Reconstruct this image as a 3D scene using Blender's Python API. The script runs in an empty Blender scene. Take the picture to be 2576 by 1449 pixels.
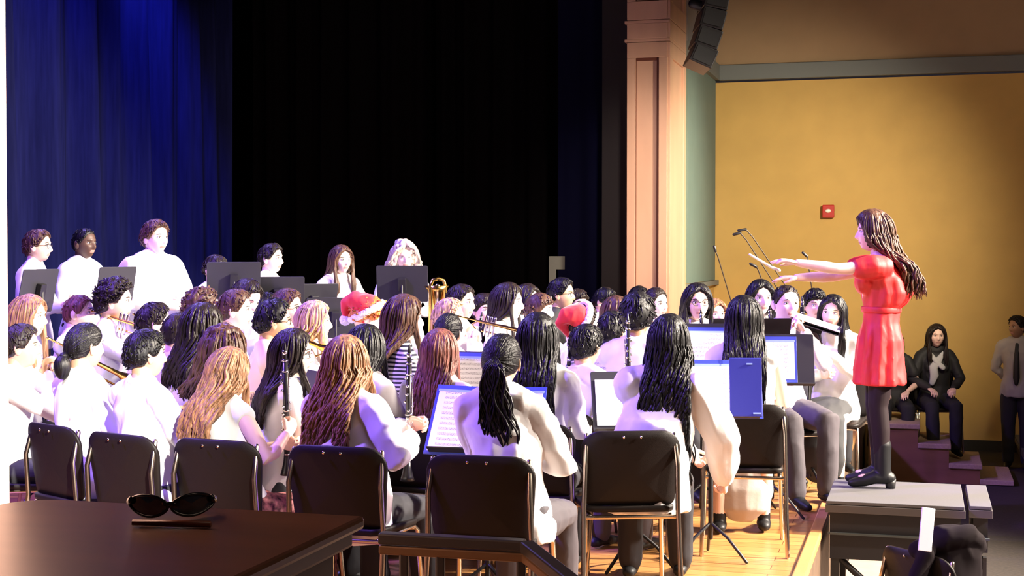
import bpy, math, random
import numpy as np
from mathutils import Vector, Matrix, noise

# ---------------------------------------------------------------- camera
W, H, F = 2576, 1449, 3600.0
CAMZ = 1.65
PITCH = math.atan(90.5 / F)
sc = bpy.context.scene
COL = sc.collection
cd = bpy.data.cameras.new('camera'); cam = bpy.data.objects.new('camera', cd); COL.objects.link(cam)
cam.location = (0, 0, CAMZ); cam.rotation_euler = (math.pi / 2 - PITCH, 0, 0)
cd.sensor_width = 36; cd.lens = F / W * 36; cd.clip_start = .05; cd.clip_end = 200
sc.camera = cam
# ---------------------------------------------------------------- world, exposure
wd = bpy.data.worlds.new('world'); sc.world = wd; wd.use_nodes = True
wd.node_tree.nodes['Background'].inputs[0].default_value = (.40, .33, .42, 1)
wd.node_tree.nodes['Background'].inputs[1].default_value = .03
vs = sc.view_settings
vs.view_transform = 'Standard'; vs.look = 'None'; vs.gamma = 1; vs.exposure = .5; vs.use_curve_mapping = False

def at(px, py, D):
    a = (px - W / 2) / F; b = (H / 2 - py) / F
    d = Vector((a, math.cos(PITCH) + b * math.sin(PITCH), -math.sin(PITCH) + b * math.cos(PITCH)))
    return Vector((0, 0, CAMZ)) + d * (D / d.y)
CU, SU = math.cos(math.radians(16)), math.sin(math.radians(16))
def UV(u, v, z=0):            # u: from the stage towards the hall, v: along the stage edge, away
    return Vector((u * CU + v * SU, -u * SU + v * CU, z))
RZ = -math.radians(16)        # rotation of the building grid

def spot(name, loc, target, power, color, size, blend=.6, rad=.15):
    l = bpy.data.lights.new(name, 'SPOT'); o = bpy.data.objects.new(name, l); COL.objects.link(o)
    o.location = loc; o.rotation_euler = (Vector(target) - Vector(loc)).to_track_quat('-Z', 'Y').to_euler()
    l.energy = power; l.color = color; l.spot_size = math.radians(size); l.spot_blend = blend; l.shadow_soft_size = rad
    return o
def area(name, loc, target, power, color, sx, sy):
    l = bpy.data.lights.new(name, 'AREA'); o = bpy.data.objects.new(name, l); COL.objects.link(o)
    o.location = loc; o.rotation_euler = (Vector(target) - Vector(loc)).to_track_quat('-Z', 'Y').to_euler()
    l.energy = power; l.color = color; l.shape = 'RECTANGLE'; l.size = sx; l.size_y = sy
    return o
spot('key_spot', UV(8.0, 9.6, 6.2), UV(-3.0, 9.2, .8), 18000, (1, .88, .74), 46, .5, .2)
spot('key_spot', UV(5.5, 13.2, 6.2), UV(-3.0, 8.8, .8), 4600, (1, .87, .72), 56, .6, .2)
spot('key_spot', UV(7.5, 6.6, 5.6), UV(-2.4, 7.6, .8), 3800, (1, .88, .76), 40, .6, .2)
spot('violet_spot', UV(-7.2, 4.2, 6.6), UV(-3.2, 8.0, .5), 4600, (.27, .13, 1), 54, .7, .3)
spot('violet_spot', UV(-6.8, 10.5, 6.4), UV(-3.6, 9.6, .8), 1700, (.32, .24, 1), 80, .7, .3)
spot('conductor_spot', UV(5.4, 8.3, 4.8), UV(-.1, 8.95, 1.2), 2000, (1, .80, .60), 24, .7, .12)
spot('curtain_spot', UV(-7.1, 10.9, 7.0), UV(-8, 12.0, 3.8), 1500, (.08, .10, 1), 34, 1, .15)
spot('curtain_spot', UV(-7.0, 12.7, 7.0), UV(-8, 13.8, 3.9), 2300, (.08, .11, 1), 34, 1, .15)
spot('wall_spot', UV(.6, 12.2, 3.0), UV(-2.2, 17, 1.3), 820, (1, .86, .62), 76, 1, .2)
spot('wall_spot', UV(3, 10.5, 5.0), UV(1.5, 17, 2.4), 60, (1, .82, .58), 80, 1, .2)
spot('column_spot', UV(3.0, 11.6, 2.2), UV(-2.5, 14.3, 1.9), 2300, (1, .86, .58), 40, 1, .15)
spot('column_front_spot', UV(-.9, 7.6, 3.6), UV(-2.6, 13.9, 2.2), 620, (1, .78, .66), 22, 1, .15)
spot('near_column_spot', UV(.6, 1.6, 3.3), UV(-2.38, 3.2, 1.9), 4500, (1, .92, .84), 44, .5, .1)
area('house_light', UV(4.5, 4, 7), UV(-1, 7, 0), 60, (1, .72, .50), 4, 4)

# ---------------------------------------------------------------- materials
_m = {}
def mat(name, col, rough=.6, metal=0., spec=.5, var=0., scale=(8, 8, 8), bump=0., bscale=None, emit=None, sheen=0.):
    if name in _m: return _m[name]
    m = bpy.data.materials.new(name); m.use_nodes = True; nt = m.node_tree; b = nt.nodes['Principled BSDF']
    b.inputs['Base Color'].default_value = (*col, 1); b.inputs['Roughness'].default_value = rough
    b.inputs['Metallic'].default_value = metal; b.inputs['Specular IOR Level'].default_value = spec
    if sheen: b.inputs['Sheen Weight'].default_value = sheen
    if var or bump:
        tc = nt.nodes.new('ShaderNodeTexCoord'); mp = nt.nodes.new('ShaderNodeMapping'); mp.inputs['Scale'].default_value = scale
        n = nt.nodes.new('ShaderNodeTexNoise'); n.inputs['Scale'].default_value = 1; n.inputs['Detail'].default_value = 4
        nt.links.new(tc.outputs['Object'], mp.inputs[0]); nt.links.new(mp.outputs[0], n.inputs['Vector'])
        if var:
            r = nt.nodes.new('ShaderNodeValToRGB'); r.color_ramp.elements[0].position = .3; r.color_ramp.elements[1].position = .7
            r.color_ramp.elements[0].color = (*[c * (1 - var) for c in col], 1)
            r.color_ramp.elements[1].color = (*[min(1, c * (1 + var)) for c in col], 1)
            nt.links.new(n.outputs[0], r.inputs[0]); nt.links.new(r.outputs[0], b.inputs['Base Color'])
        if bump:
            bp = nt.nodes.new('ShaderNodeBump'); bp.inputs['Strength'].default_value = bump; bp.inputs['Distance'].default_value = .01
            nt.links.new(n.outputs[0], bp.inputs['Height']); nt.links.new(bp.outputs[0], b.inputs['Normal'])
    _m[name] = m; return m

def planks():
    m = bpy.data.materials.new('maple_planks'); m.use_nodes = True; nt = m.node_tree; b = nt.nodes['Principled BSDF']
    tc = nt.nodes.new('ShaderNodeTexCoord'); br = nt.nodes.new('ShaderNodeTexBrick')
    br.inputs['Color1'].default_value = (.62, .30, .10, 1); br.inputs['Color2'].default_value = (.50, .22, .07, 1)
    br.inputs['Mortar'].default_value = (.16, .06, .02, 1); br.inputs['Scale'].default_value = 1
    br.inputs['Brick Width'].default_value = 1.5; br.inputs['Row Height'].default_value = .11; br.inputs['Mortar Size'].default_value = .003
    n = nt.nodes.new('ShaderNodeTexNoise'); n.inputs['Scale'].default_value = 3; mp = nt.nodes.new('ShaderNodeMapping'); mp.inputs['Scale'].default_value = (1, 9, 1)
    mx = nt.nodes.new('ShaderNodeMixRGB'); mx.blend_type = 'MULTIPLY'; mx.inputs[0].default_value = .35
    nt.links.new(tc.outputs['Object'], br.inputs[0]); nt.links.new(tc.outputs['Object'], mp.inputs[0]); nt.links.new(mp.outputs[0], n.inputs[0])
    nt.links.new(br.outputs[0], mx.inputs[1]); nt.links.new(n.outputs[0], mx.inputs[2]); nt.links.new(mx.outputs[0], b.inputs['Base Color'])
    b.inputs['Roughness'].default_value = .28
    return m

def music_paper():
    m = bpy.data.materials.new('music_paper'); m.use_nodes = True; nt = m.node_tree; b = nt.nodes['Principled BSDF']
    tc = nt.nodes.new('ShaderNodeTexCoord'); sp = nt.nodes.new('ShaderNodeSeparateXYZ'); nt.links.new(tc.outputs['Object'], sp.inputs[0])
    def mth(op, a, b_=None):
        q = nt.nodes.new('ShaderNodeMath'); q.operation = op
        for i, s in enumerate((a, b_)):
            if s is None: continue
            if isinstance(s, (int, float)): q.inputs[i].default_value = s
            else: nt.links.new(s, q.inputs[i])
        return q.outputs[0]
    z = sp.outputs['Y']
    band = mth('FRACT', mth('MULTIPLY', z, 1 / .027))                       # one staff every 27 mm
    inband = mth('LESS_THAN', band, .5)
    line = mth('LESS_THAN', mth('FRACT', mth('MULTIPLY', band, 10)), .25)
    n = nt.nodes.new('ShaderNodeTexNoise'); n.inputs['Scale'].default_value = 260; n.inputs['Detail'].default_value = 0
    nt.links.new(tc.outputs['Object'], n.inputs[0]); dots = mth('GREATER_THAN', n.outputs[0], .60)
    ink = mth('MULTIPLY', inband, mth('MAXIMUM', line, dots))
    xm = mth('LESS_THAN', mth('ABSOLUTE', sp.outputs['X']), .092)
    ink = mth('MULTIPLY', mth('MULTIPLY', ink, xm), .75)
    mx = nt.nodes.new('ShaderNodeMixRGB'); mx.inputs[1].default_value = (.85, .83, .82, 1); mx.inputs[2].default_value = (.1, .08, .1, 1)
    nt.links.new(ink, mx.inputs[0]); nt.links.new(mx.outputs[0], b.inputs['Base Color']); b.inputs['Roughness'].default_value = .8
    return m
PAPER = music_paper()
BLACK = mat('black_paint', (.012, .011, .012), .45)
STAND = mat('stand_black', (.022, .021, .026), .5)
CHROME = mat('steel_tube', (.62, .52, .42), .25, 1)
DARKTUBE = mat('dark_tube', (.10, .085, .08), .35, .8)
BACKSH = mat('black_plastic_shell', (.011, .0075, .0065), .5, spec=.22, bump=.12, scale=(300, 300, 300))
WHITE = mat('white_cotton', (.82, .80, .80), .85, var=.03, scale=(9, 9, 5), bump=.5)
SILVER = mat('silver_key', (.8, .78, .76), .2, 1)
BRASS = mat('brass', (.85, .55, .16), .2, 1)
EBONY = mat('ebony', (.012, .01, .012), .3)
TROUS = mat('black_trousers', (.018, .017, .022), .8, bump=.4)
GREYT = mat('grey_trousers', (.06, .05, .06), .8, bump=.4)
SHOE = mat('black_shoe', (.007, .007, .008), .5, spec=.3)
REDD = mat('red_dress', (.62, .018, .018), .6, var=.12, scale=(14, 14, 3), bump=.5)
LIP = mat('lip', (.50, .24, .20), .5)
EYEW = mat('eye_white', (.75, .72, .70), .3)
EYED = mat('eye_dark', (.015, .01, .01), .15)

# ---------------------------------------------------------------- mesh building
class MB:
    def __init__(s): s.v = []; s.f = []; s.m = []
    def add(s, v, f, mi=0, M=None):
        o = len(s.v)
        s.v += [tuple(M @ Vector(p)) if M is not None else tuple(p) for p in v]
        s.f += [tuple(i + o for i in q) for q in f]; s.m += [mi] * len(f) if isinstance(mi, int) else list(mi)
        return s
    def mesh(s, name, mats=(), smooth=True):
        me = bpy.data.meshes.new(name); me.from_pydata(s.v, [], s.f)
        for m in mats: me.materials.append(m)
        me.polygons.foreach_set('material_index', s.m)
        me.polygons.foreach_set('use_smooth', [smooth] * len(s.f)); me.update()
        return me
    def build(s, name, mats, parent=None, smooth=True, bevel=0):
        me = s.mesh(name, mats if isinstance(mats, (list, tuple)) else [mats], smooth)
        o = bpy.data.objects.new(name, me); COL.objects.link(o)
        if parent: o.parent = parent
        if bevel:
            b = o.modifiers.new('bevel', 'BEVEL'); b.width = bevel; b.segments = 2; b.limit_method = 'ANGLE'
        return o
    def box(s, c, size, M=None, mi=0):
        x, y, z = (q / 2 for q in size)
        v = [(c[0] + a * x, c[1] + b * y, c[2] + d * z) for a in (-1, 1) for b in (-1, 1) for d in (-1, 1)]
        return s.add(v, [(0, 1, 3, 2), (4, 6, 7, 5), (0, 4, 5, 1), (2, 3, 7, 6), (0, 2, 6, 4), (1, 5, 7, 3)], mi, M)
    def ell(s, c, r, nu=16, nv=10, M=None, mi=0):
        v = [(c[0], c[1], c[2] - r[2])]
        for j in range(1, nv):
            p = -math.pi / 2 + math.pi * j / nv
            for i in range(nu):
                t = 2 * math.pi * i / nu
                v.append((c[0] + r[0] * math.cos(p) * math.cos(t), c[1] + r[1] * math.cos(p) * math.sin(t), c[2] + r[2] * math.sin(p)))
        v.append((c[0], c[1], c[2] + r[2])); n = len(v) - 1; f = []
        for i in range(nu):
            k = (i + 1) % nu
            f.append((0, 1 + k, 1 + i)); f.append((n, n - nu + i, n - nu + k))
            for j in range(nv - 2): f.append((1 + j * nu + i, 1 + j * nu + k, 1 + (j + 1) * nu + k, 1 + (j + 1) * nu + i))
        return s.add(v, f, mi, M)
    def tube(s, pts, rad, n=10, M=None, mi=0, cap=True, sq=1., rnd=True):
        pts = [Vector(p) for p in pts]
        if not isinstance(rad, (list, tuple)): rad = [rad] * len(pts)
        rad = list(rad)
        if rnd and cap:                       # rounded ends
            d0 = (pts[0] - pts[1]).normalized(); d1 = (pts[-1] - pts[-2]).normalized(); r0, r1 = rad[0], rad[-1]
            pts = [pts[0] + d0 * r0 * .95, pts[0] + d0 * r0 * .6] + pts + [pts[-1] + d1 * r1 * .6, pts[-1] + d1 * r1 * .95]
            rad = [r0 * .3, r0 * .8] + rad + [r1 * .8, r1 * .3]
        T = []
        for i in range(len(pts)):
            a = pts[min(i + 1, len(pts) - 1)] - pts[max(i - 1, 0)]; T.append(a.normalized() if a.length > 1e-9 else Vector((0, 0, 1)))
        ref = Vector((1, 0, 0)) if abs(T[0].x) < .8 else Vector((0, 0, 1))
        X = (ref - T[0] * ref.dot(T[0])).normalized(); v = []
        for i, p in enumerate(pts):
            X = (X - T[i] * X.dot(T[i])).normalized(); Y = T[i].cross(X)
            for k in range(n):
                a = 2 * math.pi * k / n; v.append(p + X * (math.cos(a) * rad[i]) + Y * (math.sin(a) * rad[i] * sq))
        f = []
        for i in range(len(pts) - 1):
            for k in range(n):
                j = (k + 1) % n; f.append((i * n + k, i * n + j, (i + 1) * n + j, (i + 1) * n + k))
        if cap: f.append(tuple(range(n - 1, -1, -1))); f.append(tuple((len(pts) - 1) * n + k for k in range(n)))
        return s.add(v, f, mi, M)
    def loft(s, rings, n=20, M=None, mi=0):   # rings: (cx, cy, z, rx, ry[, amp, freq, phase])
        v = []
        for r in rings:
            cx, cy, z, rx, ry = r[:5]; am, fr, ph = (r[5:8] if len(r) > 5 else (0, 1, 0))
            for k in range(n):
                a = 2 * math.pi * k / n; q = 1 + am * math.sin(fr * a + ph)
                v.append((cx + rx * q * math.cos(a), cy + ry * q * math.sin(a), z))
        f = []
        for i in range(len(rings) - 1):
            for k in range(n):
                j = (k + 1) % n; f.append((i * n + k, i * n + j, (i + 1) * n + j, (i + 1) * n + k))
        f.append(tuple(range(n - 1, -1, -1))); f.append(tuple((len(rings) - 1) * n + k for k in range(n)))
        return s.add(v, f, mi, M)
    def prism(s, poly, h, M=None, mi=0):      # poly in XY, extruded 0..h in Z
        n = len(poly); v = [(x, y, 0) for x, y in poly] + [(x, y, h) for x, y in poly]
        f = [tuple(range(n - 1, -1, -1)), tuple(range(n, 2 * n))] + [(i, (i + 1) % n, n + (i + 1) % n, n + i) for i in range(n)]
        return s.add(v, f, mi, M)

def rrect(w, h, r, rb=None, seg=6, wb=None):  # rounded outline, own radius and width at the bottom
    rb = r if rb is None else rb; wb = w if wb is None else wb; out = []
    for cx, cy, a0, q in ((w / 2 - r, h / 2 - r, 0, r), (-w / 2 + r, h / 2 - r, 90, r), (-wb / 2 + rb, -h / 2 + rb, 180, rb), (wb / 2 - rb, -h / 2 + rb, 270, rb)):
        for i in range(seg + 1):
            a = math.radians(a0 + 90 * i / seg); out.append((cx + q * math.cos(a), cy + q * math.sin(a)))
    return out

_tmp = bpy.data.objects.new('tmp_remesh', bpy.data.meshes.new('tmp')); COL.objects.link(_tmp)
_rm = _tmp.modifiers.new('r', 'REMESH'); _rm.mode = 'VOXEL'
_sm = _tmp.modifiers.new('s', 'SMOOTH'); _sm.factor = .5
def fuse(mb, vox, it=3, disp=0, dscale=8, seed=0):
    """union of closed shapes -> one continuous surface"""
    me = mb.mesh('t'); old = _tmp.data; _tmp.data = me; bpy.data.meshes.remove(old)
    _rm.voxel_size = vox; _sm.iterations = it
    dg = bpy.context.evaluated_depsgraph_get(); dg.update()
    ev = _tmp.evaluated_get(dg); em = ev.to_mesh(); nv = len(em.vertices)
    co = np.empty(nv * 3); em.vertices.foreach_get('co', co); co = co.reshape(-1, 3)
    if disp:
        no = np.empty(nv * 3); em.vertices.foreach_get('normal', no); no = no.reshape(-1, 3)
        s = np.array([noise.noise(Vector((p[0] * dscale + seed, p[1] * dscale, p[2] * dscale * .6))) for p in co])
        s = (1 - np.abs(s) * 2.4)                       # ridged: cloth folds
        co = co + no * (s * disp)[:, None]
    out = MB(); out.v = [tuple(p) for p in co.tolist()]; out.f = [tuple(p.vertices) for p in em.polygons]; out.m = [0] * len(out.f)
    ev.to_mesh_clear(); return out

def empty(name, loc=(0, 0, 0), rz=0):
    o = bpy.data.objects.new(name, None); COL.objects.link(o); o.location = loc; o.rotation_euler = (0, 0, rz); o.empty_display_size = .1; return o
def tag(o, label=None, cat=None, group=None, kind=None):
    if label: o['label'] = label
    if cat: o['category'] = cat
    if group: o['group'] = group
    if kind: o['kind'] = kind
    return o
KIDS = {}
def copy_tree(o, parent=None, skip=()):
    c = o.copy(); COL.objects.link(c); c.parent = parent
    for ch in o.children:
        if ch.name.split('.')[0] not in skip: copy_tree(ch, c)
    return c
def Rz(a): return Matrix.Rotation(a, 4, 'Z')
def Rx(a): return Matrix.Rotation(a, 4, 'X')
def Ry(a): return Matrix.Rotation(a, 4, 'Y')
def Tr(p): return Matrix.Translation(Vector(p))
def sstep(a, b, x):
    t = np.clip((x - a) / (b - a), 0, 1); return t * t * (3 - 2 * t)

# ---------------------------------------------------------------- setting
def struct(mb, name, m, smooth=False, loc=(0, 0, 0), rz=RZ, bevel=0):
    o = mb.build(name, m, None, smooth, bevel); o.location = loc; o.rotation_euler = (0, 0, rz); o['kind'] = 'structure'; return o
EDGE = -.56; FZ = -.60
struct(MB().box((-6.28, 8.5, -.02), (11.44, 20, .04)), 'floor', planks())
struct(MB().box((EDGE - .05, 8.5, -.32), (.1, 20, .56)), 'wall_stage_front', mat('stage_lip', (.10, .06, .035), .6, var=.2))
struct(MB().box((EDGE - .03, 8.5, -.005), (.07, 20, .045)), 'trim_1', mat('lip_nosing', (.50, .24, .09), .35), bevel=.008)
struct(MB().box((4.5, 8.5, FZ - .02), (10.2, 20, .04)), 'floor_hall', mat('hall_carpet', (.028, .020, .016), .9, var=.3, scale=(40, 40, 40), bump=.3))
struct(MB().prism([(-.5, 2), (6, 2), (6, 8.6), (1.1, 9.6), (-.5, 11.4)], .006), 'floor_aisle', mat('hall_concrete', (.40, .29, .22), .7, var=.12, scale=(5, 5, 5)), loc=(0, 0, FZ))
DARKW = mat('stage_wall_black', (.006, .006, .006), .95, spec=.05)
struct(MB().box((-8.7, 9, 4), (.2, 17, 8.1)), 'wall_stage_back', DARKW)
struct(MB().box((-5.7, 17.1, 4), (6.2, .2, 8.1)), 'wall_stage_far', DARKW)
struct(MB().box((-5.7, 9, 8.1), (6.2, 16.4, .1)), 'ceiling', DARKW)
YEL = mat('ochre_wall', (.56, .36, .11), .75, var=.05, scale=(3, 3, 3), bump=.05)
TAN = mat('tan_wall', (.36, .235, .135), .8, var=.05, scale=(3, 3, 3))
TEAL = mat('teal_wall', (.125, .185, .18), .75, var=.04, scale=(4, 4, 4))
STRIPE = mat('slate_stripe', (.16, .175, .18), .7)
struct(MB().box((3.6, 17.1, 1.5), (12, .2, 4.3)), 'wall_far', YEL)
struct(MB().box((3.6, 17.1, 5.6), (12, .2, 3.5)), 'wall_far_upper', TAN)
struct(MB().box((3.6, 16.97, 3.76), (12, .1, .18)), 'trim_2', STRIPE, bevel=.01)
struct(MB().box((3.6, 16.98, FZ + .06), (12, .04, .12)), 'baseboard_far', mat('base_black', (.02, .016, .014), .6))
# proscenium return wall with the teal panel
struct(MB().box((-2.48, 15.95, 3.4), (.2, 2.2, 8)), 'wall_return', YEL)
struct(MB().box((-2.39, 15.94, 2.5), (.05, 2.1, 2.36)), 'trim_3', TEAL)
struct(MB().box((-2.39, 15.94, 5.6), (.05, 2.1, 3.5)), 'trim_4', mat('lavender_grey', (.24, .23, .25), .7))
struct(MB().box((-2.36, 15.94, 3.76), (.1, 2.1, .18)).box((-2.36, 15.94, 1.29), (.08, 2.1, .05)), 'trim_5', STRIPE)

# proscenium columns: panelled wood
PINK = mat('column_wood', (.60, .36, .27), .5, var=.10, scale=(3, 3, .8), bump=.06)
PINKD = mat('column_groove', (.13, .035, .02), .6)
def column(v0, v1, u0, u1, name, near):
    mb = MB(); h = 7.5
    mb.box(((u0 + u1) / 2, (v0 + v1) / 2, h / 2), (u1 - u0, v1 - v0, h))
    for z in (3.72, 3.90): mb.box(((u0 + u1) / 2, (v0 + v1) / 2, z), (u1 - u0 + .05, v1 - v0 + .05, .03))
    mb.box(((u0 + u1) / 2, (v0 + v1) / 2, .12), (u1 - u0 + .06, v1 - v0 + .06, .24))
    wu = u1 - u0
    for za, zb in ((.6, 3.55), (4.10, 6.6)):
        # raised stiles leaving a recessed field on both seen faces
        for (a, b, c, d) in ((u0, u0 + .085, za, zb), (u1 - .085, u1, za, zb)):
            mb.box(((a + b) / 2, v0 - .012, (c + d) / 2), (b - a, .03, d - c))
        for c, d in ((v0, v0 + .14), (v1 - .14, v1)):
            mb.box((u1 + .012, (c + d) / 2, (za + zb) / 2), (.03, d - c, zb - za))
    for c, d in ((.24, .6), (3.55, 3.70), (3.92, 4.10), (6.6, 7.5), (3.735, 3.885)):
        mb.box(((u0 + u1) / 2, v0 - .012, (c + d) / 2), (wu, .03, d - c)); mb.box((u1 + .012, (v0 + v1) / 2, (c + d) / 2), (.03, v1 - v0 + .03, d - c))
    for za, zb in ((.6, 3.55), (4.10, 6.6)):
        x0, x1 = u0 + .085, u1 - .085
        for a, b, c, d in ((x0, x0 + .008, za, zb), (x1 - .022, x1, za, zb), (x0, x1, zb - .03, zb), (x0, x1, za, za + .012)):
            mb.box(((a + b) / 2, v0 - .006, (c + d) / 2), (b - a, .012, d - c), mi=1)
        mb.box((u1 + .006, v0 + .15, (za + zb) / 2), (.012, .02, zb - za), mi=1)
    return struct(mb, name, [PINK, PINKD], bevel=.006)
column(13.88, 14.84, -2.80, -2.40, 'column_far', False)
column(2.2, 3.34, -2.85, -2.40, 'column_near', True)

def curtain(u0, v0, u1, v1, label, m, z0=.02, z1=7.2, amp=.12, wl=.40, seed=1, group='black stage curtains'):
    r = random.Random(seed); L = math.hypot(u1 - u0, v1 - v0); n = int(L / .022); v = []; du, dv = (u1 - u0) / L, (v1 - v0) / L
    ph = 0; offs = []
    for i in range(n + 1):
        ph += 2 * math.pi * .022 / (wl * (1 + .35 * math.sin(i * .05 + seed) + .2 * math.sin(i * .013 * seed)))
        offs.append(amp * (math.sin(ph) + .35 * math.sin(2.3 * ph + seed)))
    zs = [z0, .5, 1.5, 3, 5, z1]; T = .012
    for side in (0, 1):
        for j, z in enumerate(zs):
            for i in range(n + 1):
                s = L * i / n; k = 1 - .35 * (z / z1); w = offs[i] * k + .03 * math.sin(i * .11 + z * .5) + side * T
                v.append((u0 + du * s - dv * w, v0 + dv * s + du * w, z))
    f = []; N = n + 1; J = len(zs)
    for side in (0, 1):
        for j in range(J - 1):
            for i in range(n):
                a = side * N * J + j * N + i; q = (a, a + 1, a + N + 1, a + N); f.append(q if side else q[::-1])
    mb = MB().add(v, f); o = mb.build('stage_curtain', m, None, True); o.rotation_euler = (0, 0, RZ)
    tag(o, label, 'curtain'); return o
NAVY = mat('navy_velvet', (.007, .008, .045), .95, spec=.03, var=.2, scale=(30, 30, 2))
BLKV = mat('black_velvet', (.0075, .0068, .0075), .95, spec=.03)
curtain(-8, 6.5, -8, 12.6, 'deep blue velvet curtain behind the two leftmost standing boys', NAVY, seed=2, wl=.62, amp=.13)
curtain(-8.05, 12.75, -8.05, 15.75, 'blue-streaked velvet curtain directly behind the tallest standing boy', NAVY, seed=5, wl=.5)
curtain(-7.9, 16, -5.6, 16, 'black curtain behind the long-haired girl standing at the back', BLKV, seed=3, amp=.09)
curtain(-5.75, 16.3, -3.3, 16.3, 'black curtain behind the grey bracket, in the middle of the stage opening', BLKV, seed=4, amp=.09)
curtain(-3.85, 15.2, -3.2, 15.2, 'narrow navy side curtain near the wooden column', mat('navy_leg', (.007, .008, .032), .95, spec=.03), seed=7, amp=.05)
curtain(-3.22, 14.6, -2.82, 14.6, 'charcoal side curtain touching the wooden column', mat('charcoal_leg', (.05, .048, .050), .95, spec=.05), seed=8, amp=.02)

# grey bracket-shaped panel on the dark curtain
p = at(1380, 700, 14.6)
g = MB().prism([(0, -.6), (.075, -.6), (.075, .09), (.165, .09), (.165, .225), (0, .225)], .04, Rx(math.pi / 2))
o = g.build('stage_bracket', mat('bracket_grey', (.085, .082, .080), .7), None, False, .003); o.location = p
tag(o, 'grey angular bracket panel showing over the heads before the black curtain', 'bracket')
o = MB().box((.0375, -.02, -.65 - .7), (.04, .04, 1.4)).build('post', STAND, o, False)

# fire alarm
p = at(2080, 530, 16.3); 
al = empty('fire_alarm', p + Vector((0, .2, 0)), RZ); q = UV(0, 0)
vv = (p.x * SU + p.y * CU); al.location = p + UV(0, 16.93 - vv)
tag(al, 'small red fire alarm strobe on the ochre wall', 'alarm')
MB().box((0, 0, 0), (.135, .05, .15)).build('housing', mat('alarm_red', (.45, .02, .015), .4), al, False, .01)
MB().ell((0, -.03, .005), (.034, .022, .024)).build('strobe_lens', mat('strobe', (.9, .85, .8), .2), al)

# loudspeaker array hung by the column
sp_ = empty('line_array_speaker', at(1765, 150, 13.0), RZ); tag(sp_, 'black curved loudspeaker array hanging beside the wooden column', 'loudspeaker')
base = at(1765, 150, 13.0)
for k, (px, py, t) in enumerate(((1762, 148, 24), (1774, 103, 19), (1785, 56, 15), (1795, 8, 12), (1803, -42, 9), (1809, -92, 7))):
    d = at(px, py, 13.0) - base; M = Rz(-RZ) @ Tr(d) @ Ry(math.radians(t)); 
    b = MB().box((0, 0, 0), (.215, .5, .172), M).build('cabinet', BLACK, sp_, False, .008)
    MB().box((0, -.252, 0), (.17, .01, .13), M).build('grille', mat('grille', (.006, .006, .006), .7), b, False)
MB().tube([Rz(-RZ) @ (at(1745, 10, 13.0) - base), Rz(-RZ) @ (at(1778, 20, 13.0) - base)], .05, 8).tube([Rz(-RZ) @ (at(1795, -80, 13.0) - base), Rz(-RZ) @ (at(1795, -80, 13.0) - base) + Vector((0, 0, 3))], .012, 6).build('rigging', BLACK, sp_)

# ---------------------------------------------------------------- far stairs, platforms
st = empty('stage_stairs', UV(-.5, 14.5, FZ), RZ); tag(st, 'wooden steps with pale carpet treads leading down from the stage', 'stairs')
WD = mat('stair_wood', (.27, .125, .055), .5, var=.15, scale=(2, 2, 8)); CPT = mat('tread_carpet', (.48, .35, .22), .9, var=.12, scale=(60, 60, 60))
zt = [.56, .375, .19, .045]
for k in range(4):
    a = .18 + k * .29 if k else 0; b = .18 + (k + 1) * .29; z = zt[k]
    q = MB().box(((a + b) / 2, .45, (z - .03) / 2), (b - a, .9, z - .03)).build('step', WD, st, False)
    MB().box(((a + b) / 2 + .01, .44, z - .015), (b - a + .02, .94, .05)).build('tread', CPT, q, False, .008)

GREYTOP = mat('deck_grey', (.085, .082, .088), .7, var=.08, scale=(90, 90, 90))
def deck(u0, u1, v0, v1, z, label, legs=True, th=.24):
    c = UV((u0 + u1) / 2, (v0 + v1) / 2, FZ); e = empty('stage_deck', c, RZ); tag(e, label, 'platform')
    w, d, h = u1 - u0, v1 - v0, z - FZ
    MB().box((0, 0, h - .01), (w, d, .02)).build('deck_top', GREYTOP, e, False, .003)
    MB().box((0, 0, h - .045), (w + .01, d + .01, .045)).build('edge_trim', mat('deck_edge', (.07, .06, .06), .5), e, False, .003)
    MB().box((0, 0, h - .07 - th / 2), (w - .04, d - .04, th)).build('skirt', mat('deck_skirt', (.012, .010, .012), .7), e, False)
    MB().box((0, -d / 2 + .005, h - .19), (w - .02, .02, .012)).build('ledge', mat('deck_ledge', (.05, .06, .06), .5), e, False)
    for a in (-1, 1):
        for b in (-1, 1):
            MB().box((a * (w / 2 - .05), b * (d / 2 - .05), (h - .3) / 2), (.05, .05, h - .3)).build('leg', BLACK, e, False)
    MB().tube([(-w / 2 + .06, -d / 2 + .05, h - .33), (w / 2 - .2, -d / 2 + .05, .02)], .02, 6).build('brace', BLACK, e)
    return e
deck(EDGE + .03, EDGE + .80, 8.50, 9.33, .2, 'grey-topped conductor platform the woman in red stands on', th=.27)
deck(EDGE + .83, EDGE + .95, 8.55, 9.33, .2, 'narrow grey platform end piece right of the conductor platform', th=.2)
deck(1.0, 4.2, 15.3, 16.8, -.38, 'low black platform at the foot of the ochre wall', th=.1)

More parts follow.
